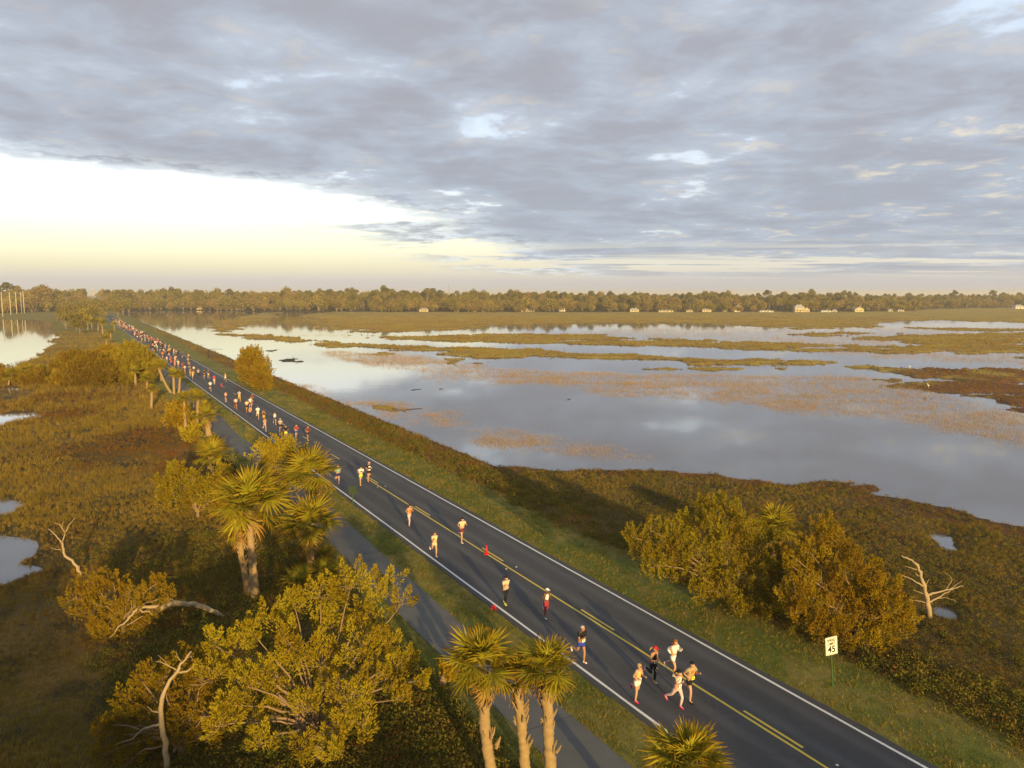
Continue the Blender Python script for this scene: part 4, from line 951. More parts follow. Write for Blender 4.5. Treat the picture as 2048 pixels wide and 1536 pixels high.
n_ = 26000; a = np.radians(-44 + 88 * rg4.random(n_)); yy = 600 * (3.6) ** rg4.random(n_); X = yy * np.tan(a); Y = yy
z, k = land(X, Y); dF = sdf(FOREST, X, Y, 3000) + (fbm(X / 40, Y / 40, 171, 3) - .5) * 26
keep = (dF > 9) & (fbm(X / 30, Y / 60, 191, 2) + rg4.random(n_) * .3 > .42) & (np.abs(k['c']) > 12) & (dF < 420) & (rg4.random(n_) < np.where(dF < 130, 1.0, .45))
X, Y, z, dF = X[keep], Y[keep], z[keep], dF[keep]; m = len(X)
front = dF < 32 + 20 * rg4.random(m)
idx = np.where(front, rg4.integers(0, 3, m), rg4.choice([3, 4, 5, 5, 6, 6], m))
az = np.degrees(np.arctan2(X, Y)); hs = np.interp(az, [-35, -20, -8, 0, 10, 26, 36], [1.06, 1.02, 1.02, .92, .84, .80, .80]) * (.70 + .50 * rg4.random(m)) * (.66 + .62 * fbm(X / 38, Y / 38, 181, 3))
hs = hs * np.where(rg4.random(m) < .05, 1.28, 1.0); hs = np.where(front, hs * (.55 + .85 * rg4.random(m)), hs)
gn_scatter('far_wood', np.stack([X, Y, z], 1), rg4.random(m) * 6.28, hs, idx, kinds, 'far wood of pines and oaks along the opposite shore', 'wood')
# the wood behind the viewpoint, whose long shadow lies over the near ground
n_ = 150; X = -90 + 134 * rg4.random(n_); Y = -62 - 34 * rg4.random(n_); z = land(X, Y)[0]
gn_scatter('near_wood', np.stack([X, Y, z], 1), rg4.random(n_) * 6.28, .93 + .22 * rg4.random(n_), rg4.choice([3, 4, 5, 6, 5, 6], n_), kinds, 'wood behind the viewpoint that shades the near end of the road', 'wood')
# ------------------------------------------------------------------ people
def skin_mesh(name, verts, edges, radii, mat, root=0, sub=1):
    """one continuous surface grown round a stick figure"""
    me = bpy.data.meshes.new('sticks'); me.from_pydata([tuple(v) for v in verts], edges, [])
    o = bpy.data.objects.new('sticks', me); COL.objects.link(o)
    sk = o.modifiers.new('skin', 'SKIN'); sk.use_smooth_shade = True
    lay = me.skin_vertices[0].data
    for i, r in enumerate(radii):
        k_ = 1.16 if max(r if isinstance(r, tuple) else (r,)) > .03 else 1.0; lay[i].radius = (r[0] * k_, r[1] * k_) if isinstance(r, tuple) else (r * k_, r * k_); lay[i].use_root = (i == root)
    if sub: sb = o.modifiers.new('sub', 'SUBSURF'); sb.levels = sub; sb.render_levels = sub
    dg = bpy.context.evaluated_depsgraph_get()
    out = bpy.data.meshes.new_from_object(o.evaluated_get(dg)); out.name = name
    bpy.data.objects.remove(o); bpy.data.meshes.remove(me)
    out.materials.clear(); out.materials.append(mat)
    return out
def rot2(l, a):  # in the y (forward), z plane; 0 hangs straight down, positive swings forward
    return np.array([0, math.sin(a) * l, -math.cos(a) * l])
def pose(h=1.7, ph=0, sex='f', seed=0):
    """joints of a runner facing +y; ph picks the moment of the stride"""
    rg_ = random.Random(seed); u = h / 1.7; J = {}
    R_ = math.radians
    # (thigh angle, knee bend) for leading and trailing leg, (upper arm, elbow bend) for both arms
    sets = [((18, 22), (-22, 70), (-42, 95), (22, 100)), ((38, 62), (-14, 12), (28, 95), (-46, 100)), ((6, 14), (-4, 100), (-20, 100), (8, 95)), ((28, 40), (-32, 28), (-50, 88), (30, 105))]
    lead, trail, armA, armB = sets[ph % 4]; flip = 1 if (ph // 4) % 2 == 0 else -1
    thigh, shin = .43 * u, .43 * u
    hipw = (.085 if sex == 'f' else .082) * u; shw = (.165 if sex == 'f' else .19) * u
    pel = np.array([0, 0, 0.0])
    legs = {}
    for sgn, (a, kb) in ((flip, lead), (-flip, trail)):
        hp = pel + np.array([sgn * hipw, 0, -.03 * u]); kn = hp + rot2(thigh, R_(a)); an = kn + rot2(shin, R_(a - kb))
        fa = R_(a - kb) * .75; toe = an + np.array([0, math.cos(fa) * .16 * u, math.sin(fa) * .16 * u - .035 * u])
        heel = an + np.array([0, -.045 * u * math.cos(fa), -.05 * u]); legs[sgn] = (hp, kn, an, heel, toe)
    lowest = min(min(l[3][2], l[4][2]) for l in legs.values())
    up = -lowest + .028 * u
    lean = .06
    spine = pel + np.array([0, .01, .20 * u]); chest = pel + np.array([0, .02 + lean * .6, .40 * u]); neck = pel + np.array([0, .02 + lean, .52 * u]); chin = neck + np.array([0, .035 * u, .07 * u]); head = neck + np.array([0, .03 * u, .145 * u]); crown = neck + np.array([0, .015 * u, .215 * u])
    arms = {}
    for sgn, (a, eb) in ((flip, armA), (-flip, armB)):
        sh = chest + np.array([sgn * shw, 0, .06 * u]); el = sh + rot2(.27 * u, R_(a)) + np.array([sgn * .05 * u, 0, 0]); wr = el + rot2(.235 * u, R_(a + eb)) + np.array([-sgn * .075 * u, 0, 0])
        arms[sgn] = (sh, el, wr)
    off = np.array([0, 0, up])
    J.update(pel=pel + off, spine=spine + off, chest=chest + off, neck=neck + off, chin=chin + off, head=head + off, crown=crown + off, u=u, sex=sex)
    J['legs'] = {k_: [p + off for p in v] for k_, v in legs.items()}; J['arms'] = {k_: [p + off for p in v] for k_, v in arms.items()}
    return J
def stand(h=1.75, seed=0):
    J = pose(h, 2, 'm', seed); u = h / 1.7; rg_ = random.Random(seed)
    for sgn in (1, -1):
        hp = J['pel'] + np.array([sgn * .085 * u, 0, -.03 * u]); hp[2] = .90 * u; J['legs'][sgn] = [hp, hp + [sgn * .02, .02, -.43 * u], hp + [sgn * .03, 0, -.84 * u], hp + [sgn * .03, -.05, -.88 * u], hp + [sgn * .05, .16, -.88 * u]]
    dz = .93 * u - J['pel'][2]
    for k_ in ('pel', 'spine', 'chest', 'neck', 'chin', 'head', 'crown'): J[k_] = J[k_] + [0, 0, dz]
    for sgn in (1, -1):
        sh = J['chest'] + np.array([sgn * .19 * u, 0, .06 * u]); el = sh + [sgn * .06, rg_.uniform(-.05, .08), -.27 * u]; J['arms'][sgn] = [sh, el, el + [-sgn * rg_.uniform(0, .12), .12, -.20 * u]]
    return J
class Sticks:
    def __init__(s): s.v = []; s.e = []; s.r = []
    def p(s, v, r, prev=None):
        s.v.append(np.asarray(v, float)); s.r.append(r); i = len(s.v) - 1
        if prev is not None: s.e.append((prev, i))
        return i
def body_sticks(J, fingers=True):
    u = J['u']; S = Sticks(); f = J['sex'] == 'f'
    pe = S.p(J['pel'], (.135 * u, .105 * u) if f else (.13 * u, .105 * u)); spn = S.p(J['spine'], (.110 * u, .085 * u) if f else (.125 * u, .095 * u), pe); ch = S.p(J['chest'], (.125 * u, .10 * u) if f else (.15 * u, .11 * u), spn)
    ne = S.p(J['neck'], .052 * u, ch); cn = S.p(J['chin'], .062 * u, ne); hd = S.p(J['head'], (.078 * u, .09 * u), cn); S.p(J['crown'], (.062 * u, .07 * u), hd)
    S.p(J['head'] + np.array([0, .105 * u, -.012 * u]), .010 * u, hd)                      # nose
    for sg in (1, -1): S.p(J['head'] + np.array([sg * .088 * u, -.005 * u, -.01 * u]), .014 * u, hd)   # ears
    for sg in (1, -1):
        hp, kn, an, heel, toe = J['legs'][sg]
        a = S.p(hp + (kn - hp) * .12, .082 * u, pe); b_ = S.p(hp + (kn - hp) * .55, .066 * u, a); c_ = S.p(kn, .050 * u, b_); d_ = S.p(kn + (an - kn) * .35, .052 * u, c_); e_ = S.p(an, .033 * u, d_); S.p(toe, .030 * u, e_)
        sh, el, wr = J['arms'][sg]
        a = S.p(sh, .052 * u, ch); b_ = S.p(sh + (el - sh) * .5, .042 * u, a); c_ = S.p(el, .035 * u, b_); d_ = S.p(wr, .025 * u, c_)
        fd = unit(wr - el); side = np.array([sg * 1., 0, 0]); side = unit(side - fd * (side @ fd)); cu = np.cross(fd, side) * sg
        pm = S.p(wr + fd * .06 * u, (.032 * u, .020 * u), d_)
        if fingers:
            for q, (o_, ln) in enumerate(((-.030, .060), (-.010, .070), (.010, .072), (.030, .064))):
                k1 = S.p(wr + fd * (.06 + ln * .45) * u + cu * o_ * u, .009 * u, pm); S.p(wr + fd * (.06 + ln * .55) * u + cu * o_ * u - side * .035 * u, .008 * u, k1)
            t1 = S.p(wr + fd * .045 * u - cu * .04 * u - side * .02 * u, .010 * u, pm); S.p(wr + fd * .08 * u - cu * .045 * u - side * .03 * u, .008 * u, t1)
    return S
def cloth_sticks(J, kind):
    u = J['u']; S = Sticks(); f = J['sex'] == 'f'; g = .012 * u
    if kind in ('tee', 'tank', 'long', 'bra'):
        lo = J['pel'] + np.array([0, 0, .04 * u]) if kind != 'bra' else J['spine'] + np.array([0, 0, .08 * u])
        if kind != 'bra':
            a = S.p(lo, (.138 * u + g, .11 * u + g), None); b_ = S.p(J['spine'], (.118 * u + g, .092 * u + g) if f else (.135 * u + g, .10 * u + g), a)
        else: b_ = S.p(lo, (.115 * u + g, .09 * u + g))
        c_ = S.p(J['chest'], (.130 * u + g, .105 * u + g) if f else (.155 * u + g, .115 * u + g), b_); S.p(J['chest'] + (J['neck'] - J['chest']) * .62, .060 * u + g, c_)
        for sg in (1, -1):
            sh, el, wr = J['arms'][sg]
            if kind in ('tank', 'bra'): S.p(J['chest'] + (sh - J['chest']) * .62 + np.array([0, 0, .03 * u]), .045 * u, c_)
            else:
                d_ = S.p(sh, .056 * u + g, c_); e_ = S.p(sh + (el - sh) * .62, .055 * u + g, d_)
                if kind == 'long': e_ = S.p(el, .040 * u + g, e_); S.p(wr - (wr - el) * .05, .030 * u + g, e_)
    else:
        a = S.p(J['pel'] + np.array([0, 0, .03 * u]), (.142 * u + g, .112 * u + g))
        S.p(J['pel'] + np.array([0, 0, .10 * u]), (.125 * u + g, .10 * u + g), a)
        for sg in (1, -1):
            hp, kn, an, heel, toe = J['legs'][sg]; b_ = S.p(hp + (kn - hp) * .14, .088 * u + g, a)
            if kind == 'shorts': S.p(hp + (kn - hp) * .55, .082 * u + g, b_)
            elif kind == 'briefs': S.p(hp + (kn - hp) * .30, .080 * u + g, b_)
            else:
                c_ = S.p(hp + (kn - hp) * .6, .066 * u + g * .5, b_); d_ = S.p(kn, .051 * u + g * .5, c_); e_ = S.p(kn + (an - kn) * .35, .053 * u + g * .5, d_)
                S.p(kn + (an - kn) * (.55 if kind == 'capri' else .95), .044 * u if kind == 'capri' else .036 * u + g * .4, e_)
    return S
def shoe_mesh(J, sg, mat):
    u = J['u']; hp, kn, an, heel, toe = J['legs'][sg]; S = Sticks(); ax = unit(toe - heel)
    a = S.p(heel + np.array([0, 0, .012 * u]), (.040 * u, .040 * u)); b_ = S.p((heel + toe) / 2 + np.array([0, 0, .006 * u]), (.042 * u, .038 * u), a); S.p(toe + ax * .04 * u, (.038 * u, .026 * u), b_); S.p(an + (kn - an) * .06, .038 * u, a)
    return skin_mesh('shoe', S.v, S.e, S.r, mat)
def ball(name, c, r, mat, seg=10, ring=7, z0=-1.0):
    """part of an ellipsoid (everything above z0 of it)"""
    th = np.linspace(math.acos(max(-1, min(1, z0))), 0, ring); V = []
    for t in th[:-1]:
        for q in range(seg):
            a = 2 * math.pi * q / seg; V.append((math.sin(t) * math.cos(a), math.sin(t) * math.sin(a), math.cos(t)))
    V.append((0, 0, 1)); V = np.array(V) * np.array(r) + np.array(c); n = len(th) - 1
    Q = [(i * seg + j, i * seg + (j + 1) % seg, (i + 1) * seg + (j + 1) % seg, (i + 1) * seg + j) for i in range(n - 1) for j in range(seg)]
    T = [((n - 1) * seg + j, (n - 1) * seg + (j + 1) % seg, n * seg) for j in range(seg)]
    return mesh(name, V, [np.array(Q), np.array(T)], mat, smooth=True)
CL = dict(cream=(.62, .50, .33), white=(.74, .72, .70), black=(.012, .012, .014), yellow=(.66, .46, .16), red=(.58, .015, .02), crimson=(.32, .035, .06), blue=(.03, .06, .45), grey=(.36, .36, .36), tan=(.40, .31, .15), lime=(.55, .70, .04), orange=(.75, .20, .05), pink=(.62, .30, .34), palepink=(.62, .46, .46), magenta=(.60, .015, .20),
          mint=(.22, .48, .42), navy=(.02, .03, .12), lilac=(.40, .38, .48), darkred=(.16, .03, .04), gold=(.62, .42, .05), paleblue=(.45, .58, .64), teal=(.05, .25, .25), skin=(.52, .30, .20), skin_tan=(.40, .20, .12), skin_dark=(.16, .08, .05), blonde=(.42, .30, .12), brown=(.10, .055, .03), darkhair=(.012, .010, .009), silver=(.42, .38, .35), auburn=(.22, .09, .03), bibwhite=(.78, .78, .72), neon=(.85, .80, .05))
def cm(nm): return plain('cloth_' + nm if 'skin' not in nm else nm, CL[nm], .55 if 'skin' in nm else .8, .10, 9.0)
def person(foot, face_deg, label, J, skin='skin', top=('tee', 'white'), bottom=('shorts', 'black'), shoes='white', hair='brown', hairdo='short', cap=None, bib=None, extra=None, detail=True, cat='person', group='runners on the road'):
    """one runner: body with clothing, shoes, hair as parts"""
    root = empty('person', tuple(foot), math.radians(face_deg)); tag(root, label, cat, group); u = J['u']
    S = body_sticks(J, detail); obj('body', skin_mesh('body', S.v, S.e, S.r, cm(skin)), root)
    S = cloth_sticks(J, top[0]); obj('shirt', skin_mesh('shirt', S.v, S.e, S.r, cm(top[1])), root)
    S = cloth_sticks(J, bottom[0]); bo = obj('leggings' if bottom[0] in ('leggings', 'capri') else 'shorts', skin_mesh('shorts', S.v, S.e, S.r, cm(bottom[1])), root)
    for sg in (1, -1): obj('shoe', shoe_mesh(J, sg, cm(shoes)), root)
    hc = J['head'] + np.array([0, .0, .045 * u])
    if hairdo != 'bald': obj('hair', ball('hair', hc - np.array([0, .022 * u, .0]), (.098 * u, .108 * u, .085 * u), cm(hair), z0=-.25), root)
    else: obj('hair', ball('hair', hc - np.array([0, .03 * u, .01 * u]), (.094 * u, .10 * u, .075 * u), cm(hair), z0=-.3), root)
    if hairdo in ('tail', 'long'):
        b0 = J['head'] + np.array([0, -.095 * u, .05 * u if hairdo == 'tail' else -.01]); sw = .10 if hairdo == 'tail' else .02
        S = Sticks(); a = S.p(b0, .030 * u); b_ = S.p(b0 + [sw * u, -.07 * u, -.02 * u - (.06 * u if hairdo == 'long' else 0)], .036 * u if hairdo == 'tail' else .06 * u, a); S.p(b0 + [sw * 1.7 * u, -.10 * u, -.14 * u], .016 * u, b_)
        obj('ponytail', skin_mesh('ponytail', S.v, S.e, S.r, cm(hair)), root)
    if cap:
        cp_ = obj('cap', ball('cap', hc + np.array([0, -.005 * u, .012 * u]), (.108 * u, .118 * u, .085 * u), cm(cap), z0=0.0), root)
        m = MB(); m.box(hc + np.array([0, .135 * u, .018 * u]), (.15 * u, .10 * u, .014 * u)); m.build('brim', cm(cap), cp_)
    if detail:
        for sg in (1, -1):
            obj('eye', ball('eye', J['head'] + np.array([sg * .032 * u, .083 * u, .018 * u]), (.012 * u,) * 3, cm('darkhair'), 6, 4), root)
        m = MB(); m.box(J['chin'] + np.array([0, .064 * u, .012 * u]), (.045 * u, .012 * u, .010 * u)); m.build('mouth', cm('darkred'), root)
    if extra == 'glasses':
        m = MB(); m.box(J['head'] + np.array([0, .092 * u, .020 * u]), (.15 * u, .022 * u, .034 * u)); m.build('sunglasses', cm('darkred'), root)
    front = .122 if J['sex'] == 'f' else .132
    if bib:
        at = {'hip': (J['pel'] + J['spine']) / 2 + np.array([0, .01, .0]), 'chest': (J['spine'] + J['chest']) / 2}[bib[0]]
        m = MB(); m.box(at + np.array([0, front * u + .012, 0]), (.17 * u, .008, .13 * u)); bb = m.build('race_bib', cm(bib[1]), root)
        m = MB()
        for q in range(3): m.box(at + np.array([(q - 1) * .035 * u, front * u + .018, .0]), (.022 * u, .004, .05 * u))
        tag(m.build('bib_number', cm('black'), bb), kind='stuff')
    if extra == 'logo':
        m = MB(); m.box((J['spine'] + J['chest']) / 2 + np.array([.03, front * u + .02, .06]), (.13 * u, .008, .12 * u)); m.build('shirt_print', cm('orange'), root)
    if extra == 'whiteprint':
        m = MB(); m.box(J['chest'] + np.array([0, front * u + .022, -.03]), (.18 * u, .008, .12 * u)); m.build('shirt_print', cm('white'), root)
    if extra == 'stars':
        m = MB(); rg_ = random.Random(4)
        for q in range(12):
            sg = 1 if q % 2 else -1; hp, kn, an = J['legs'][sg][:3]; f_ = .25 + .75 * (q // 2) / 6; p_ = hp + (kn - hp) * f_
            m.box(p_ + np.array([rg_.uniform(-.04, .04), .084 - .015 * f_, 0]), (.026, .012, .026))
        tag(m.build('white_stars', cm('white'), bo), kind='stuff')
    return root
FACE = -90 - math.degrees(math.atan2(dv[1], dv[0])) + 0  # unused base
RUN = math.degrees(HEAD) + 180.0                         # heading of the runners: down the road towards the viewpoint
def ground_foot(px, py):
    x, y = G(px, py, .08); s_, t_ = st_of(x, y); z = rz_at(t_ - TC) - .004 if abs(t_ - TC) < 3.6 else 0.0
    return (x, y, z)
P_ = pose
near_people = [
    (1274, 1402, 8, 'woman with sunglasses in a yellow tank top, white shorts and magenta shoes', dict(J=P_(1.66, 2, 'f'), skin='skin', top=('tank', 'yellow'), bottom=('shorts', 'white'), shoes='magenta', hair='blonde', extra='glasses', bib=('hip', 'bibwhite'))),
    (1306, 1366, 0, 'woman in a red cap, black tank top and black starred leggings', dict(J=P_(1.68, 2 + 4, 'f'), skin='skin_tan', top=('tank', 'black'), bottom=('leggings', 'black'), shoes='cream', hair='blonde', hairdo='tail', cap='red', bib=('hip', 'bibwhite'), extra='stars')),
    (1346, 1350, 4, 'runner with loose light brown hair in a white long-sleeved top and white shorts', dict(J=P_(1.70, 3, 'f'), top=('long', 'white'), bottom=('shorts', 'white'), shoes='white', hair='auburn', hairdo='long')),
    (1354, 1414, 6, 'dark-haired woman in a white tank top, pale pink leggings and pink shoes', dict(J=P_(1.66, 3 + 4, 'f'), top=('tank', 'white'), bottom=('leggings', 'palepink'), shoes='magenta', hair='darkhair', hairdo='tail', bib=('hip', 'bibwhite'))),
    (1379, 1402, 4, 'black-haired man in a tan T-shirt and black shorts beside the pale pink leggings', dict(J=P_(1.76, 0, 'm'), top=('tee', 'tan'), bottom=('shorts', 'black'), shoes='black', hair='darkhair', bib=('hip', 'neon'), extra='logo')),
    (1162, 1323, 5, 'grey-haired man in a black T-shirt with a race bib and blue shorts', dict(J=P_(1.78, 0 + 4, 'm'), skin='skin_tan', top=('tee', 'black'), bottom=('shorts', 'blue'), shoes='white', hair='silver', hairdo='bald', bib=('hip', 'bibwhite'))),
    (1092, 1236, 2, 'woman in a white sun cap, white vest and crimson capri leggings', dict(J=P_(1.62, 2, 'f'), skin='skin_dark', top=('tank', 'white'), bottom=('capri', 'crimson'), shoes='paleblue', hair='darkhair', cap='white')),
    (1011, 1210, 0, 'runner with a flying dark ponytail, cream T-shirt, black leggings and lime shoes', dict(J=P_(1.68, 1, 'f'), top=('tee', 'cream'), bottom=('leggings', 'black'), shoes='lime', hair='darkhair', hairdo='tail', bib=('hip', 'cream'))),
    (924, 1085, 3, 'man in a cream T-shirt and dark shorts on the yellow line', dict(J=P_(1.76, 0, 'm'), top=('tee', 'cream'), bottom=('shorts', 'darkred'), shoes='white', hair='darkhair')),
    (869, 1112, -2, 'runner in pale cream shirt and shorts with a bright yellow bib', dict(J=P_(1.66, 0 + 4, 'f'), top=('tee', 'cream'), bottom=('shorts', 'cream'), shoes='white', hair='brown', bib=('chest', 'neon'))),
    (819, 1052, 4, 'woman in an orange tank top and pale leggings with long dark hair', dict(J=P_(1.66, 3, 'f'), top=('tank', 'orange'), bottom=('leggings', 'palepink'), shoes='darkred', hair='darkhair', hairdo='long')),
    (738, 963, 2, 'man in a pink cap and black T-shirt with white print, orange shoes', dict(J=P_(1.78, 2, 'm'), top=('tee', 'black'), bottom=('shorts', 'black'), shoes='orange', hair='brown', cap='pink', extra='whiteprint', bib=('hip', 'bibwhite'))),
    (722, 970, -4, 'man in a red vest over white sleeves and lime shorts', dict(J=P_(1.72, 0, 'm'), top=('tee', 'white'), bottom=('shorts', 'lime'), shoes='neon', hair='darkhair', bib=('chest', 'crimson'))),
    (676, 968, 2, 'runner in a mint T-shirt and dark shorts half hidden by a palm', dict(J=P_(1.76, 2 + 4, 'm'), top=('tee', 'mint'), bottom=('shorts', 'navy'), shoes='grey', hair='brown')),
]
for px, py, da, lab, kw in near_people:
    person(ground_foot(px, py), RUN + da, lab, **kw)
mid_people = [
    (452, 804, 'runner in a pink top and black shorts, leftmost on the middle stretch', ('tank', 'pink'), ('shorts', 'black'), 'white', 'brown', None), (479, 803, 'runner in a lilac shirt and gold leggings on the dashed line', ('tee', 'lilac'), ('capri', 'gold'), 'gold', 'brown', None),
    (472, 818, 'small runner with pale sleeves raised, close to the left edge line', ('long', 'palepink'), ('shorts', 'darkred'), 'orange', 'darkhair', None), (505, 810, 'runner in dark red partly behind a mint shirt', ('tee', 'darkred'), ('shorts', 'black'), 'white', 'darkhair', None),
    (501, 818, 'runner in a pale mint shirt in the cluster of four', ('tee', 'paleblue'), ('shorts', 'darkred'), 'white', 'brown', None), (494, 824, 'runner in a cream shirt and dark shorts in the cluster of four', ('tee', 'cream'), ('shorts', 'black'), 'orange', 'brown', None),
    (501, 837, 'runner in an orange top and dark leggings at the front of the cluster', ('tank', 'orange'), ('leggings', 'navy'), 'navy', 'auburn', None), (516, 838, 'runner dressed all in white between orange top and red cap', ('tee', 'white'), ('shorts', 'white'), 'white', 'brown', None),
    (528, 845, 'runner in a red cap and black top with arms out', ('tank', 'black'), ('shorts', 'gold'), 'white', 'darkhair', 'red'), (530, 862, 'runner in a bare-midriff top and pink briefs in front of the red cap', ('bra', 'crimson'), ('briefs', 'pink'), 'white', 'auburn', None),
    (550, 849, 'runner in a bright white shirt and navy shorts', ('tank', 'white'), ('shorts', 'navy'), 'white', 'brown', None), (561, 865, 'runner in a grey shirt and black shorts with tanned legs', ('tee', 'grey'), ('shorts', 'black'), 'navy', 'silver', None),
    (572, 880, 'runner in black shirt and lime shorts above the cedar', ('tee', 'black'), ('shorts', 'lime'), 'black', 'brown', None), (593, 878, 'runner in a red and white top with blue shorts', ('tee', 'crimson'), ('shorts', 'blue'), 'grey', 'brown', None),
    (616, 881, 'runner in a dark red top and black shorts nearest the far verge', ('tee', 'darkred'), ('shorts', 'black'), 'pink', 'auburn', None), (421, 782, 'runner in a white shirt and black shorts alone by the left edge line', ('tee', 'white'), ('shorts', 'black'), 'white', 'brown', None),
    (429, 769, 'runner in a bright red shirt and pale leggings behind the lone white shirt', ('tee', 'red'), ('leggings', 'palepink'), 'white', 'darkhair', None), (451, 763, 'runner in cream walking the right edge line', ('tank', 'cream'), ('shorts', 'white'), 'white', 'blonde', None),
    (417, 757, 'right-hand runner of a dark-shirted pair', ('tee', 'navy'), ('shorts', 'gold'), 'white', 'brown', None), (409, 757, 'left-hand runner of a dark-shirted pair', ('tee', 'black'), ('shorts', 'black'), 'white', 'auburn', None), (397, 755, 'runner in a grey shirt and black leggings left of the dark pair', ('tee', 'grey'), ('leggings', 'black'), 'black', 'silver', None),
    (386, 758, 'runner in a yellow top and patterned shorts in the tight bunch', ('tank', 'gold'), ('shorts', 'cream'), 'white', 'brown', None), (381, 752, 'runner in a black and gold outfit at the left of the tight bunch', ('tank', 'black'), ('shorts', 'gold'), 'white', 'brown', None), (388, 748, 'tallest runner at the back of the tight bunch in cream', ('tee', 'cream'), ('shorts', 'black'), 'orange', 'auburn', None),
    (370, 746, 'runner in a light pink shirt and dark shorts near the left line', ('tee', 'palepink'), ('shorts', 'navy'), 'white', 'darkhair', None), (379, 738, 'runner in a dark top with bare arms ahead of the pale yellow jacket', ('tank', 'darkred'), ('shorts', 'black'), 'white', 'brown', None), (357, 735, 'runner in a roomy pale yellow jacket', ('long', 'cream'), ('shorts', 'cream'), 'white', 'brown', None),
    (350, 734, 'runner in a red top beside the pale yellow jacket', ('tank', 'red'), ('shorts', 'pink'), 'white', 'auburn', None), (334, 725, 'runner in white at the left line above the palms', ('tank', 'white'), ('shorts', 'grey'), 'white', 'brown', None), (365, 740, 'runner in dark crimson behind the light pink shirt', ('tee', 'crimson'), ('shorts', 'black'), 'black', 'brown', None), (343, 733, 'runner in crimson and navy nearest the leaning palm', ('tee', 'crimson'), ('leggings', 'navy'), 'black', 'darkhair', None), (350, 726, 'runner in a cream vest with a white cap', ('tank', 'cream'), ('shorts', 'pink'), 'white', 'brown', 'white'),
]
for i, (px, py, lab, top, bot, sh, hr, cp2) in enumerate(mid_people):
    f_ = top[0] in ('tank', 'bra')
    person(ground_foot(px, py), RUN + (i * 7) % 11 - 5, lab, pose(1.66 if f_ else 1.74, (i * 3 + 1) % 8, 'f' if f_ else 'm', i), ['skin', 'skin', 'skin_tan'][i % 3], top, bot, sh, hr, 'tail' if f_ and i % 2 else 'short', cp2, None, None, False)
# the crowd far down the road: small copies, their clothes in their own colours
def crowd_kind(J, top, bot):
    """one small figure in a single mesh: skin, shirt, shorts, hair, shoes"""
    pcs = []; S = body_sticks(J, False); pcs.append(skin_mesh('b', S.v, S.e, S.r, cm('skin'), sub=0))
    for kd in (top, bot): S = cloth_sticks(J, kd); pcs.append(skin_mesh('b', S.v, S.e, S.r, cm('white'), sub=0))
    pcs.append(ball('b', J['head'] + np.array([0, -.022, .045]), (.098, .108, .085), cm('brown'), 7, 4, -.25)); pcs += [shoe_mesh(J, 1, cm('white')), shoe_mesh(J, -1, cm('white'))]
    V, F4, F3, M4, M3, o = [], [], [], [], [], 0
    for q, me in enumerate(pcs):
        v = np.zeros(len(me.vertices) * 3, np.float32); me.vertices.foreach_get('co', v); V.append(v.reshape(-1, 3))
        for pl in me.polygons:
            ids = [a + o for a in pl.vertices]
            if len(ids) == 4: F4.append(ids); M4.append(min(q, 4))
            elif len(ids) == 3: F3.append(ids); M3.append(min(q, 4))
        o += len(me.vertices)
    F = [np.array(F4)] + ([np.array(F3)] if F3 else [])
    return mesh('person', np.vstack(V), F, [cm('skin'), cm('white'), cm('black'), cm('brown'), cm('white')], M4 + M3, smooth=True)
KINDS = [crowd_kind(pose(1.68, p_, sx, p_), tp, bt) for p_, sx, tp, bt in ((0, 'm', 'tee', 'shorts'), (5, 'f', 'tank', 'leggings'), (2, 'f', 'tee', 'shorts'), (7, 'm', 'long', 'shorts'))]
STAND = crowd_kind(stand(1.76), 'long', 'leggings')
def small_person(me, loc, ang, cols, label, group):
    o = obj('person', me, None, loc, math.radians(ang)); tag(o, label, 'person', group)
    for q, c_ in enumerate(cols):
        o.material_slots[q].link = 'OBJECT'; o.material_slots[q].material = cm(c_)
    return o
rgc = random.Random(12); tops = ['red', 'crimson', 'crimson', 'darkred', 'pink', 'gold', 'white', 'tan', 'navy', 'lilac', 'grey', 'orange', 'black', 'black', 'teal', 'mint', 'navy']; bots = ['black', 'black', 'navy', 'grey', 'darkred', 'palepink', 'white']
s_ = 196.0; HN = dict(darkhair='black'); CN = dict(darkred='dark red', palepink='pale pink', neon='neon yellow')
while s_ < 560:
    n_ = 1 if s_ < 235 else rgc.choice([1, 2, 2]) 
    for _ in range(n_):
        tp_, bt_, hr_ = rgc.choice(tops), rgc.choice(bots), rgc.choice(['brown', 'darkhair', 'auburn', 'blonde'])
        c_ = rgc.uniform(-3.0, 2.4 if s_ < 300 else 1.6); x, y = W(s_ + rgc.uniform(-.8, .8), TC + c_)
        small_person(rgc.choice(KINDS), (x, y, rz_at(c_) - .004), RUN + rgc.uniform(-8, 8), (rgc.choice(['skin', 'skin', 'skin_tan']), tp_, bt_, hr_, 'white'), 'tiny far runner with %s hair, %s shirt and %s shorts in the pack' % (HN.get(hr_, hr_), CN.get(tp_, tp_), CN.get(bt_, bt_)), 'distant runners packed on the far stretch of road')
    s_ += rgc.uniform(2.0, 5.2) if s_ < 300 else rgc.uniform(2.4, 6.0)
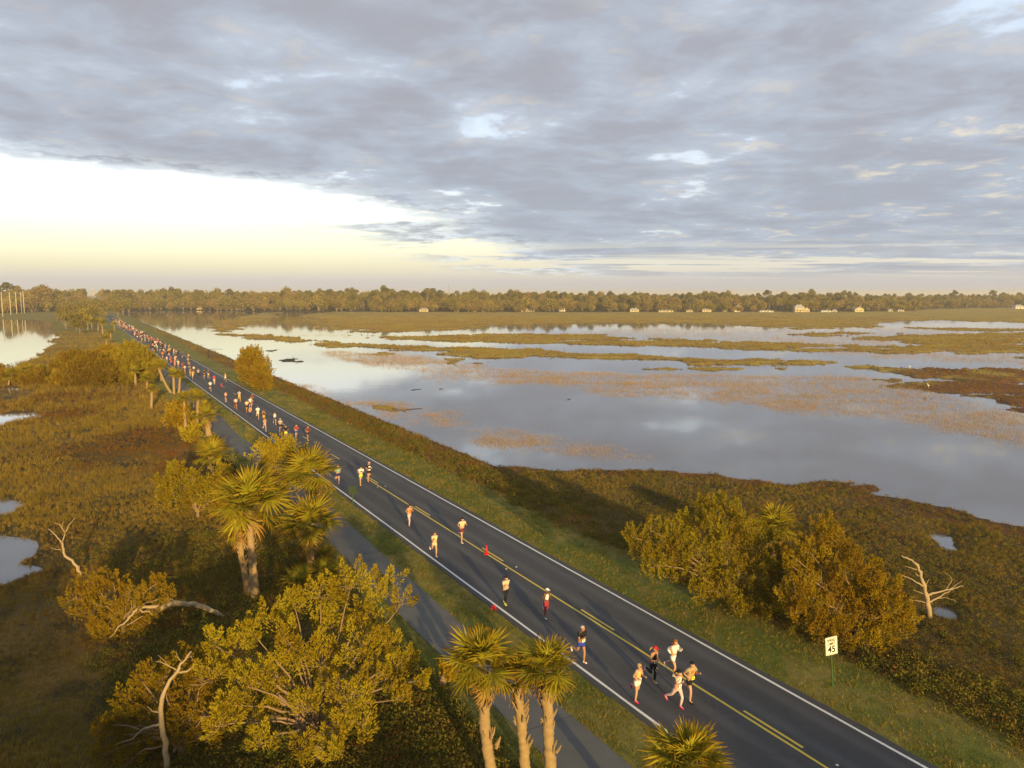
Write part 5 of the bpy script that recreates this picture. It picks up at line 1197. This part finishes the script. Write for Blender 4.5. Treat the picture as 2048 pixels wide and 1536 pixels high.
spect = [(336, 712, 'red', 'black', 'onlooker in a red jacket in the dark-clad group across the road'), (341, 711, 'black', 'black', 'onlooker in black beside the red jacket'), (347, 709, 'black', 'navy', 'onlooker in black second from the red jacket'), (352, 712, 'grey', 'black', 'onlooker in grey at the middle of the dark-clad group'), (357, 710, 'black', 'black', 'onlooker in black at the verge end of the dark-clad group'), (344, 705, 'navy', 'black', 'onlooker in navy at the back of the dark-clad group'), (332, 716, 'navy', 'navy', 'onlooker in navy standing in the lane'), (338, 718, 'lilac', 'blue', 'onlooker in lilac and blue nearest the viewpoint'),
         (304, 688, 'black', 'black', 'onlooker in black on the verge beside the crowd'), (309, 690, 'black', 'black', 'second onlooker in black on the verge beside the crowd'), (292, 671, 'black', 'navy', 'onlooker in dark clothes at the far right edge line'), (288, 669, 'teal', 'black', 'onlooker in teal at the far right edge line'), (271, 658, 'black', 'black', 'lone dark figure on the green right of the crowd')]
for i, (px, py, a_, b_, lab) in enumerate(spect):
    small_person(STAND, ground_foot(px, py), RUN + 60 + (i * 37) % 70, ('skin', a_, b_, 'darkhair', 'black'), lab, 'onlookers in dark clothes')

# ------------------------------------------------------------------ signs and cones
def text_mesh(txt, size, name, mat):
    cu = bpy.data.curves.new('t', 'FONT'); cu.body = txt; cu.size = size; cu.align_x = 'CENTER'; cu.align_y = 'CENTER'; cu.extrude = .0015; cu.offset = size * .022
    o = bpy.data.objects.new('t', cu); COL.objects.link(o); dg = bpy.context.evaluated_depsgraph_get()
    me = bpy.data.meshes.new_from_object(o.evaluated_get(dg)); me.name = name; bpy.data.objects.remove(o); bpy.data.curves.remove(cu)
    me.materials.clear(); me.materials.append(mat); return me
def rounded(w, h, r, th, name, mat):
    P = []
    for cx_, cy_, a0 in ((w / 2 - r, h / 2 - r, 0), (-w / 2 + r, h / 2 - r, 90), (-w / 2 + r, -h / 2 + r, 180), (w / 2 - r, -h / 2 + r, 270)):
        for q in range(5): a = math.radians(a0 + q * 22.5); P.append((cx_ + r * math.cos(a), cy_ + r * math.sin(a)))
    n = len(P); V = [(x, 0, z) for x, z in P] + [(x, th, z) for x, z in P]
    F = [np.array([list(range(n))]), np.array([list(range(n, 2 * n))[::-1]]), np.array([(i, n + i, n + (i + 1) % n, (i + 1) % n) for i in range(n)])]
    return mesh(name, V, F, mat)
post_green = plain('post_green', (.035, .10, .028), .6, .2)
sign_white = plain('sign_white', (.80, .76, .62), .45, .05)
sign_green = plain('sign_green', (.022, .045, .018), .5, .2)
ink = plain('sign_black', (.012, .012, .012), .5)
def sign_post(root, h, lean=0.0):
    m = MB()
    m.box((0, .035, h / 2 - .2), (.055, .008, h + .4)); m.box((-.024, .052, h / 2 - .2), (.008, .027, h + .4)); m.box((.024, .052, h / 2 - .2), (.008, .027, h + .4))
    return m.build('post', post_green, root)
f = spot(1667, 1374)
sg_ = empty('road_sign', tuple(f), math.degrees(0)); sg_.rotation_euler = (math.radians(-3), math.radians(-4), HEAD - .22)
tag(sg_, 'white speed limit 45 sign on a green post beside the right verge', 'sign'); sign_post(sg_, 2.25)
pn = obj('panel', rounded(.61, .80, .045, .006, 'panel', sign_white), sg_, (0, 0, 1.86))
bo_ = MB()
for (cx_, cz_, w_, h_) in ((0, .375, .54, .012), (0, -.375, .54, .012), (-.28, 0, .012, .70), (.28, 0, .012, .70)): bo_.box((cx_, -.003, cz_), (w_, .003, h_))
bo_.build('border', ink, pn)
for tx, sz, zz, nm in (('SPEED', .165, .245, 'lettering'), ('LIMIT', .165, .090, 'lettering'), ('45', .40, -.165, 'numerals')):
    o = obj(nm, text_mesh(tx, sz, nm, ink), pn, (0, -.004, zz)); o.rotation_euler = (math.pi / 2, 0, 0)
for (px, py, w_, h_, hh, lab) in ((706, 1011, .62, .66, 1.6, 'small green-backed sign seen from behind at the left edge line near the palms'), (486, 886, .30, .9, 2.2, 'narrow green sign on a dark post at the path bend')):
    f = spot(px, py); r_ = empty('road_sign', tuple(f), HEAD); tag(r_, lab, 'sign'); sign_post(r_, hh)
    obj('panel', rounded(w_, h_, .03, .006, 'panel', sign_green), r_, (0, .0, hh - h_ / 2))
cone_red = plain('cone_red', (.70, .015, .02), .5, .06); cone_white = plain('cone_band', (.75, .70, .62), .5)
def cone(loc, label, rot=(0, 0, 0), s=1.0):
    root = empty('traffic_cone', loc); root.rotation_euler = rot; root.scale = (s,) * 3; tag(root, label, 'cone')
    m = MB(); m.box((0, 0, .02), (.36, .36, .04)); m.build('base', cone_red, root)
    m = MB(); m.tube(np.array([(0, 0, .04), (0, 0, .30), (0, 0, .5), (0, 0, .70)]), [.135, .09, .058, .026], 14); m.build('body', cone_red, root, smooth=True)
    m = MB(); m.tube(np.array([(0, 0, .40), (0, 0, .50)]), [.078, .062], 14, cap=False); m.build('band', cone_red, root, smooth=True)
cone(ground_foot(973, 1108), 'upright red traffic cone on the yellow centre line', s=.85)
x, y, z_ = ground_foot(987, 1216); cone((x, y, z_ + .10), 'red traffic cone lying on its side over the left edge line', (math.radians(82), 0, math.radians(20)), .72)
cone(ground_foot(443, 773), 'far pinkish red cone on the dashed line')

# ------------------------------------------------------------------ poles, masts and houses on the far shore
pole_wood = plain('pole_wood', (.46, .38, .26), .9)
for i, (px, top, by) in enumerate(((24, 583, 634), (22, 584, 631), (34, 583, 629), (44, 584, 628), (49, 581.5, 627), (191, 578, 612), (201, 580, 611), (248, 594, 604), (278, 600, 612))):
    px = [6, 22, 34, 44, 49, 191, 201, 248, 278][i]
    x, y = G(px, by, ZW if i < 5 else 0); h = height_at(y, top) - (ZW if i < 5 else 0); root = empty('utility_pole', (x, y, ZW - .2 if i < 5 else 0))
    tag(root, ['leftmost utility pole standing in the pond', 'second utility pole from the left in the pond', 'third utility pole from the left in the pond', 'fourth utility pole from the left in the pond', 'rightmost and farthest utility pole of the pond row', 'utility pole left of the gap in the far trees', 'utility pole in the gap of the far trees', 'pale pole among the trees right of the road', 'short pale pole before the right-hand trees'][i], 'pole')
    m = MB(); m.tube(np.array([(0, 0, 0), (0, 0, h * .5), (0, 0, h)]), [.46, .40, .32], 8); m.build('pole', pole_wood, root, smooth=True)
    m = MB(); m.box((0, 0, h - .8), (2.6, .14, .16)); m.build('crossarm', pole_wood, root)
    for sx in (-1.1, 0, 1.1):
        m = MB(); m.tube(np.array([(sx, 0, h - .72), (sx, 0, h - .4)]), [.09, .06], 6); m.build('insulator', plain('insulator', (.3, .3, .28), .4), root)
for px, top, lab in ((898, 568, 'thin lattice mast above the far trees in the middle'), (428, 572, 'short mast above the far trees on the left')):
    x, y = G(px, 620, 0); y0 = y; k_ = 1100 / y; x, y = x * k_, 1100; h = height_at(y, top); root = empty('radio_mast', (x, y, 0)); tag(root, lab, 'mast')
    for q in range(3):
        a = q * 2.094; m = MB(); m.tube(np.array([(math.cos(a) * 1.6, math.sin(a) * 1.6, 0), (math.cos(a) * .35, math.sin(a) * .35, h)]), [.16, .12], 5); m.build('leg', plain('mast_steel', (.30, .28, .27), .5), root)
    m = MB()
    for q in range(14):
        z0 = h * q / 14; z1 = h * (q + 1) / 14; r0 = 1.6 - 1.25 * q / 14; r1 = 1.6 - 1.25 * (q + 1) / 14
        for w_ in range(3): a, b_ = w_ * 2.094, (w_ + 1) * 2.094; m.tube(np.array([(math.cos(a) * r0, math.sin(a) * r0, z0), (math.cos(b_) * r1, math.sin(b_) * r1, z1)]), [.06, .06], 4, cap=False)
    tag(m.build('bracing', plain('mast_steel', (.30, .28, .27)), root), kind='stuff')
hw_y, hw_w, roof_g, roof_w, pane_m = plain('house_cream', (.50, .41, .22), .8), plain('house_white', (.62, .58, .50), .8), plain('roof_grey', (.28, .27, .26), .8), plain('roof_pale', (.36, .35, .34), .7), plain('window_dark', (.05, .055, .065), .2)
def house(px, py, wpx, hpx, label, wall, roof, gable=True, porch=False, ang=0, yoff=0):
    py = float(np.interp(px, [0, 420, 480, 560, 640, 1700, 1840, 1860, 2040], [626.0, 618.8, 620.4, 620.8, 623.2, 623.2, 621.6, 618.8, 616.8])); x, y = G(px, py, -.3); w_ = .8 * wpx / FOC * y; h_ = .8 * hpx / FOC * y; z0 = max(gz(x, y), ZW + .2); d_ = w_ * .7; eh = h_ * .58
    root = empty('house', (x, y, z0), math.radians(ang)); tag(root, label, 'house')
    m = MB(); m.box((0, 0, eh / 2 - .3), (w_, d_, eh + .6))
    if gable: m.add([(-w_ / 2, -d_ / 2, eh), (w_ / 2, -d_ / 2, eh), (0, -d_ / 2, h_ * .97), (-w_ / 2, d_ / 2, eh), (w_ / 2, d_ / 2, eh), (0, d_ / 2, h_ * .97)], None, [(0, 1, 2), (5, 4, 3)])
    wl = m.build('wall', wall, root)
    o_ = w_ * .06; m = MB()
    if gable: V = [(-w_ / 2 - o_, -d_ / 2 - o_, eh - .25), (0, -d_ / 2 - o_, h_), (w_ / 2 + o_, -d_ / 2 - o_, eh - .25), (-w_ / 2 - o_, d_ / 2 + o_, eh - .25), (0, d_ / 2 + o_, h_), (w_ / 2 + o_, d_ / 2 + o_, eh - .25)]; V2 = [(a, b_, c_ - .3) for a, b_, c_ in V]; m.add(V + V2, [(0, 1, 4, 3), (1, 2, 5, 4), (6, 9, 10, 7), (7, 10, 11, 8), (0, 6, 7, 1), (1, 7, 8, 2), (0, 3, 9, 6), (2, 8, 11, 5)])
    else: V = [(-w_ / 2 - o_, -d_ / 2 - o_, eh), (w_ / 2 + o_, -d_ / 2 - o_, eh), (w_ / 2 + o_, d_ / 2 + o_, eh), (-w_ / 2 - o_, d_ / 2 + o_, eh), (-w_ * .25, 0, h_), (w_ * .25, 0, h_)]; m.add(V, [(0, 1, 5, 4), (2, 3, 4, 5), (3, 2, 1, 0)], [(1, 2, 5), (3, 0, 4)])
    rf = m.build('roof', roof, root); m = MB(); m.box((w_ * .22, d_ * .15, h_ * .92), (.9, .9, h_ * .3)); m.build('chimney', wall, rf)
    nwin = max(2, int(w_ / 3.2)); fl = 2 if eh > 5 else 1
    for r_ in range(fl):
        for q in range(nwin):
            m = MB(); xx = -w_ / 2 + w_ * (q + .5) / nwin; zz = eh * (r_ + .55) / fl; m.box((xx, -d_ / 2 - .03, zz), (1.3, .10, 1.5)); wn = m.build('window', hw_w, root)
            m = MB(); m.box((xx, -d_ / 2 - .07, zz), (1.0, .06, 1.2)); m.build('pane', pane_m, wn)
    m = MB(); m.box((w_ * .04, -d_ / 2 - .05, 1.05), (1.1, .08, 2.1)); m.build('door', roof_g, root)
    if porch:
        m = MB(); m.box((0, -d_ / 2 - 1.4, eh * .52), (w_ * 1.1, 2.8, .25)); m.build('porch_roof', roof, root)
        for q in range(4): m = MB(); m.box((-w_ / 2 + w_ * q / 3, -d_ / 2 - 2.6, eh * .25), (.25, .25, eh * .5)); m.build('porch_post', hw_w, root)
houses = [(400, 619, 14, 11, 'cream house half hidden by trees, left of the golden roofed one', hw_y, roof_w, True, False), (473, 617, 16, 15, 'pale gabled house with a bright flank on the left of the far shore', hw_y, roof_w, True, True), (556, 618, 13, 19, 'tall narrow cream house mirrored in the water', hw_y, roof_g, True, False), (848, 624, 22, 9, 'low cream house with a flat pale front', hw_y, roof_w, False, False),
    (914, 621, 8, 9, 'small house glimpsed between trees left of the yellow one', hw_y, roof_g, True, False), (947, 622, 14, 9, 'small bright yellow house', hw_y, roof_w, False, False), (1047, 622, 12, 10, 'cream house with a sloping roof half in trees', hw_y, roof_g, True, False), (1060, 623, 20, 9, 'wide cream house with a porch', hw_y, roof_g, False, True), (1124, 622, 15, 15, 'small white gabled house with a steep roof', hw_w, roof_w, True, False),
    (1268, 622, 22, 9, 'low house with a pale hipped roof', hw_y, roof_w, False, False), (1330, 622, 36, 7, 'long low yellow building', hw_y, roof_w, False, False), (1378, 621, 16, 8, 'small yellow annex right of the long low building', hw_y, roof_g, False, False), (1412, 622, 22, 9, 'yellow bungalow among palms', hw_y, roof_w, False, False), (1450, 621, 14, 9, 'tan house beside the white gabled villa', hw_y, roof_g, True, False), (1474, 622, 16, 18, 'white gabled villa mirrored in the flooded flat', hw_w, roof_w, True, False),
    (1530, 622, 34, 5, 'long low white boathouse', hw_w, roof_w, False, False), (1597, 622, 24, 18, 'big yellow two-storey house with a porch', hw_y, roof_w, False, True), (1612, 622, 14, 11, 'small gabled wing right of the big yellow house', hw_y, roof_w, True, False), (1650, 622, 24, 5, 'low white shed right of the big yellow house', hw_w, roof_w, False, False), (1668, 622, 12, 6, 'tiny pale hut by the shed', hw_w, roof_w, False, False), (1716, 622, 22, 13, 'greyish house under dark trees', hw_y, roof_g, True, False), (1780, 620, 10, 6, 'tiny white house near the end of the wood', hw_w, roof_w, False, False), (1800, 620, 15, 5, 'low pale house at the end of the wood', hw_w, roof_w, False, False), (2036, 620, 22, 10, 'white house at the right edge of the picture', hw_w, roof_w, False, False)]
for hx in houses: house(*hx)
# egrets in the marsh
egret_mat = plain('egret_white', (.85, .84, .80), .8, .03)
for px, py, lab in ((1820, 737, 'white egret on the bank of the long grass bar'), (1857, 774, 'white egret at the lower edge of the dark marsh bank'), (1014, 651, 'far white egret on the pale flats')):
    x, y = G(px, py, -.5); root = empty('egret', (x, y, gz(x, y)), .8); tag(root, lab, 'bird'); root.scale = (.85,) * 3
    S = Sticks(); a = S.p((0, 0, .62), (.10, .11)); b_ = S.p((0, .16, .68), .09, a); c_ = S.p((0, .24, .82), .035, b_); d_ = S.p((0, .20, .96), .028, c_); e_ = S.p((0, .27, 1.04), .035, d_); S.p((0, .42, 1.01), .010, e_); t_ = S.p((0, -.22, .54), .05, a)
    for sg in (1, -1): l1 = S.p((sg * .04, 0, .42), .02, a); S.p((sg * .04, 0, .0), .012, l1)
    obj('body', skin_mesh('body', S.v, S.e, S.r, egret_mat), root)

# ------------------------------------------------------------------ morning haze
def build_haze():
    m = bpy.data.materials.new('haze'); m.use_nodes = True; t = NT(m.node_tree); t.n.clear()
    v = t.node('ShaderNodeVolumePrincipled'); v.inputs['Color'].default_value = (.95, .92, .82, 1); v.inputs['Density'].default_value = HAZE; v.inputs['Anisotropy'].default_value = .1
    o = t.node('ShaderNodeOutputMaterial'); t.l.new(v.outputs[0], o.inputs['Volume'])
    b_ = MB(); b_.box((0, 0, 19.0), (26000, 26000, 44.0)); h = b_.build('haze', m); tag(h, 'thin morning haze over the marsh', 'haze', kind='stuff')
HAZE = 0.0002
build_haze()
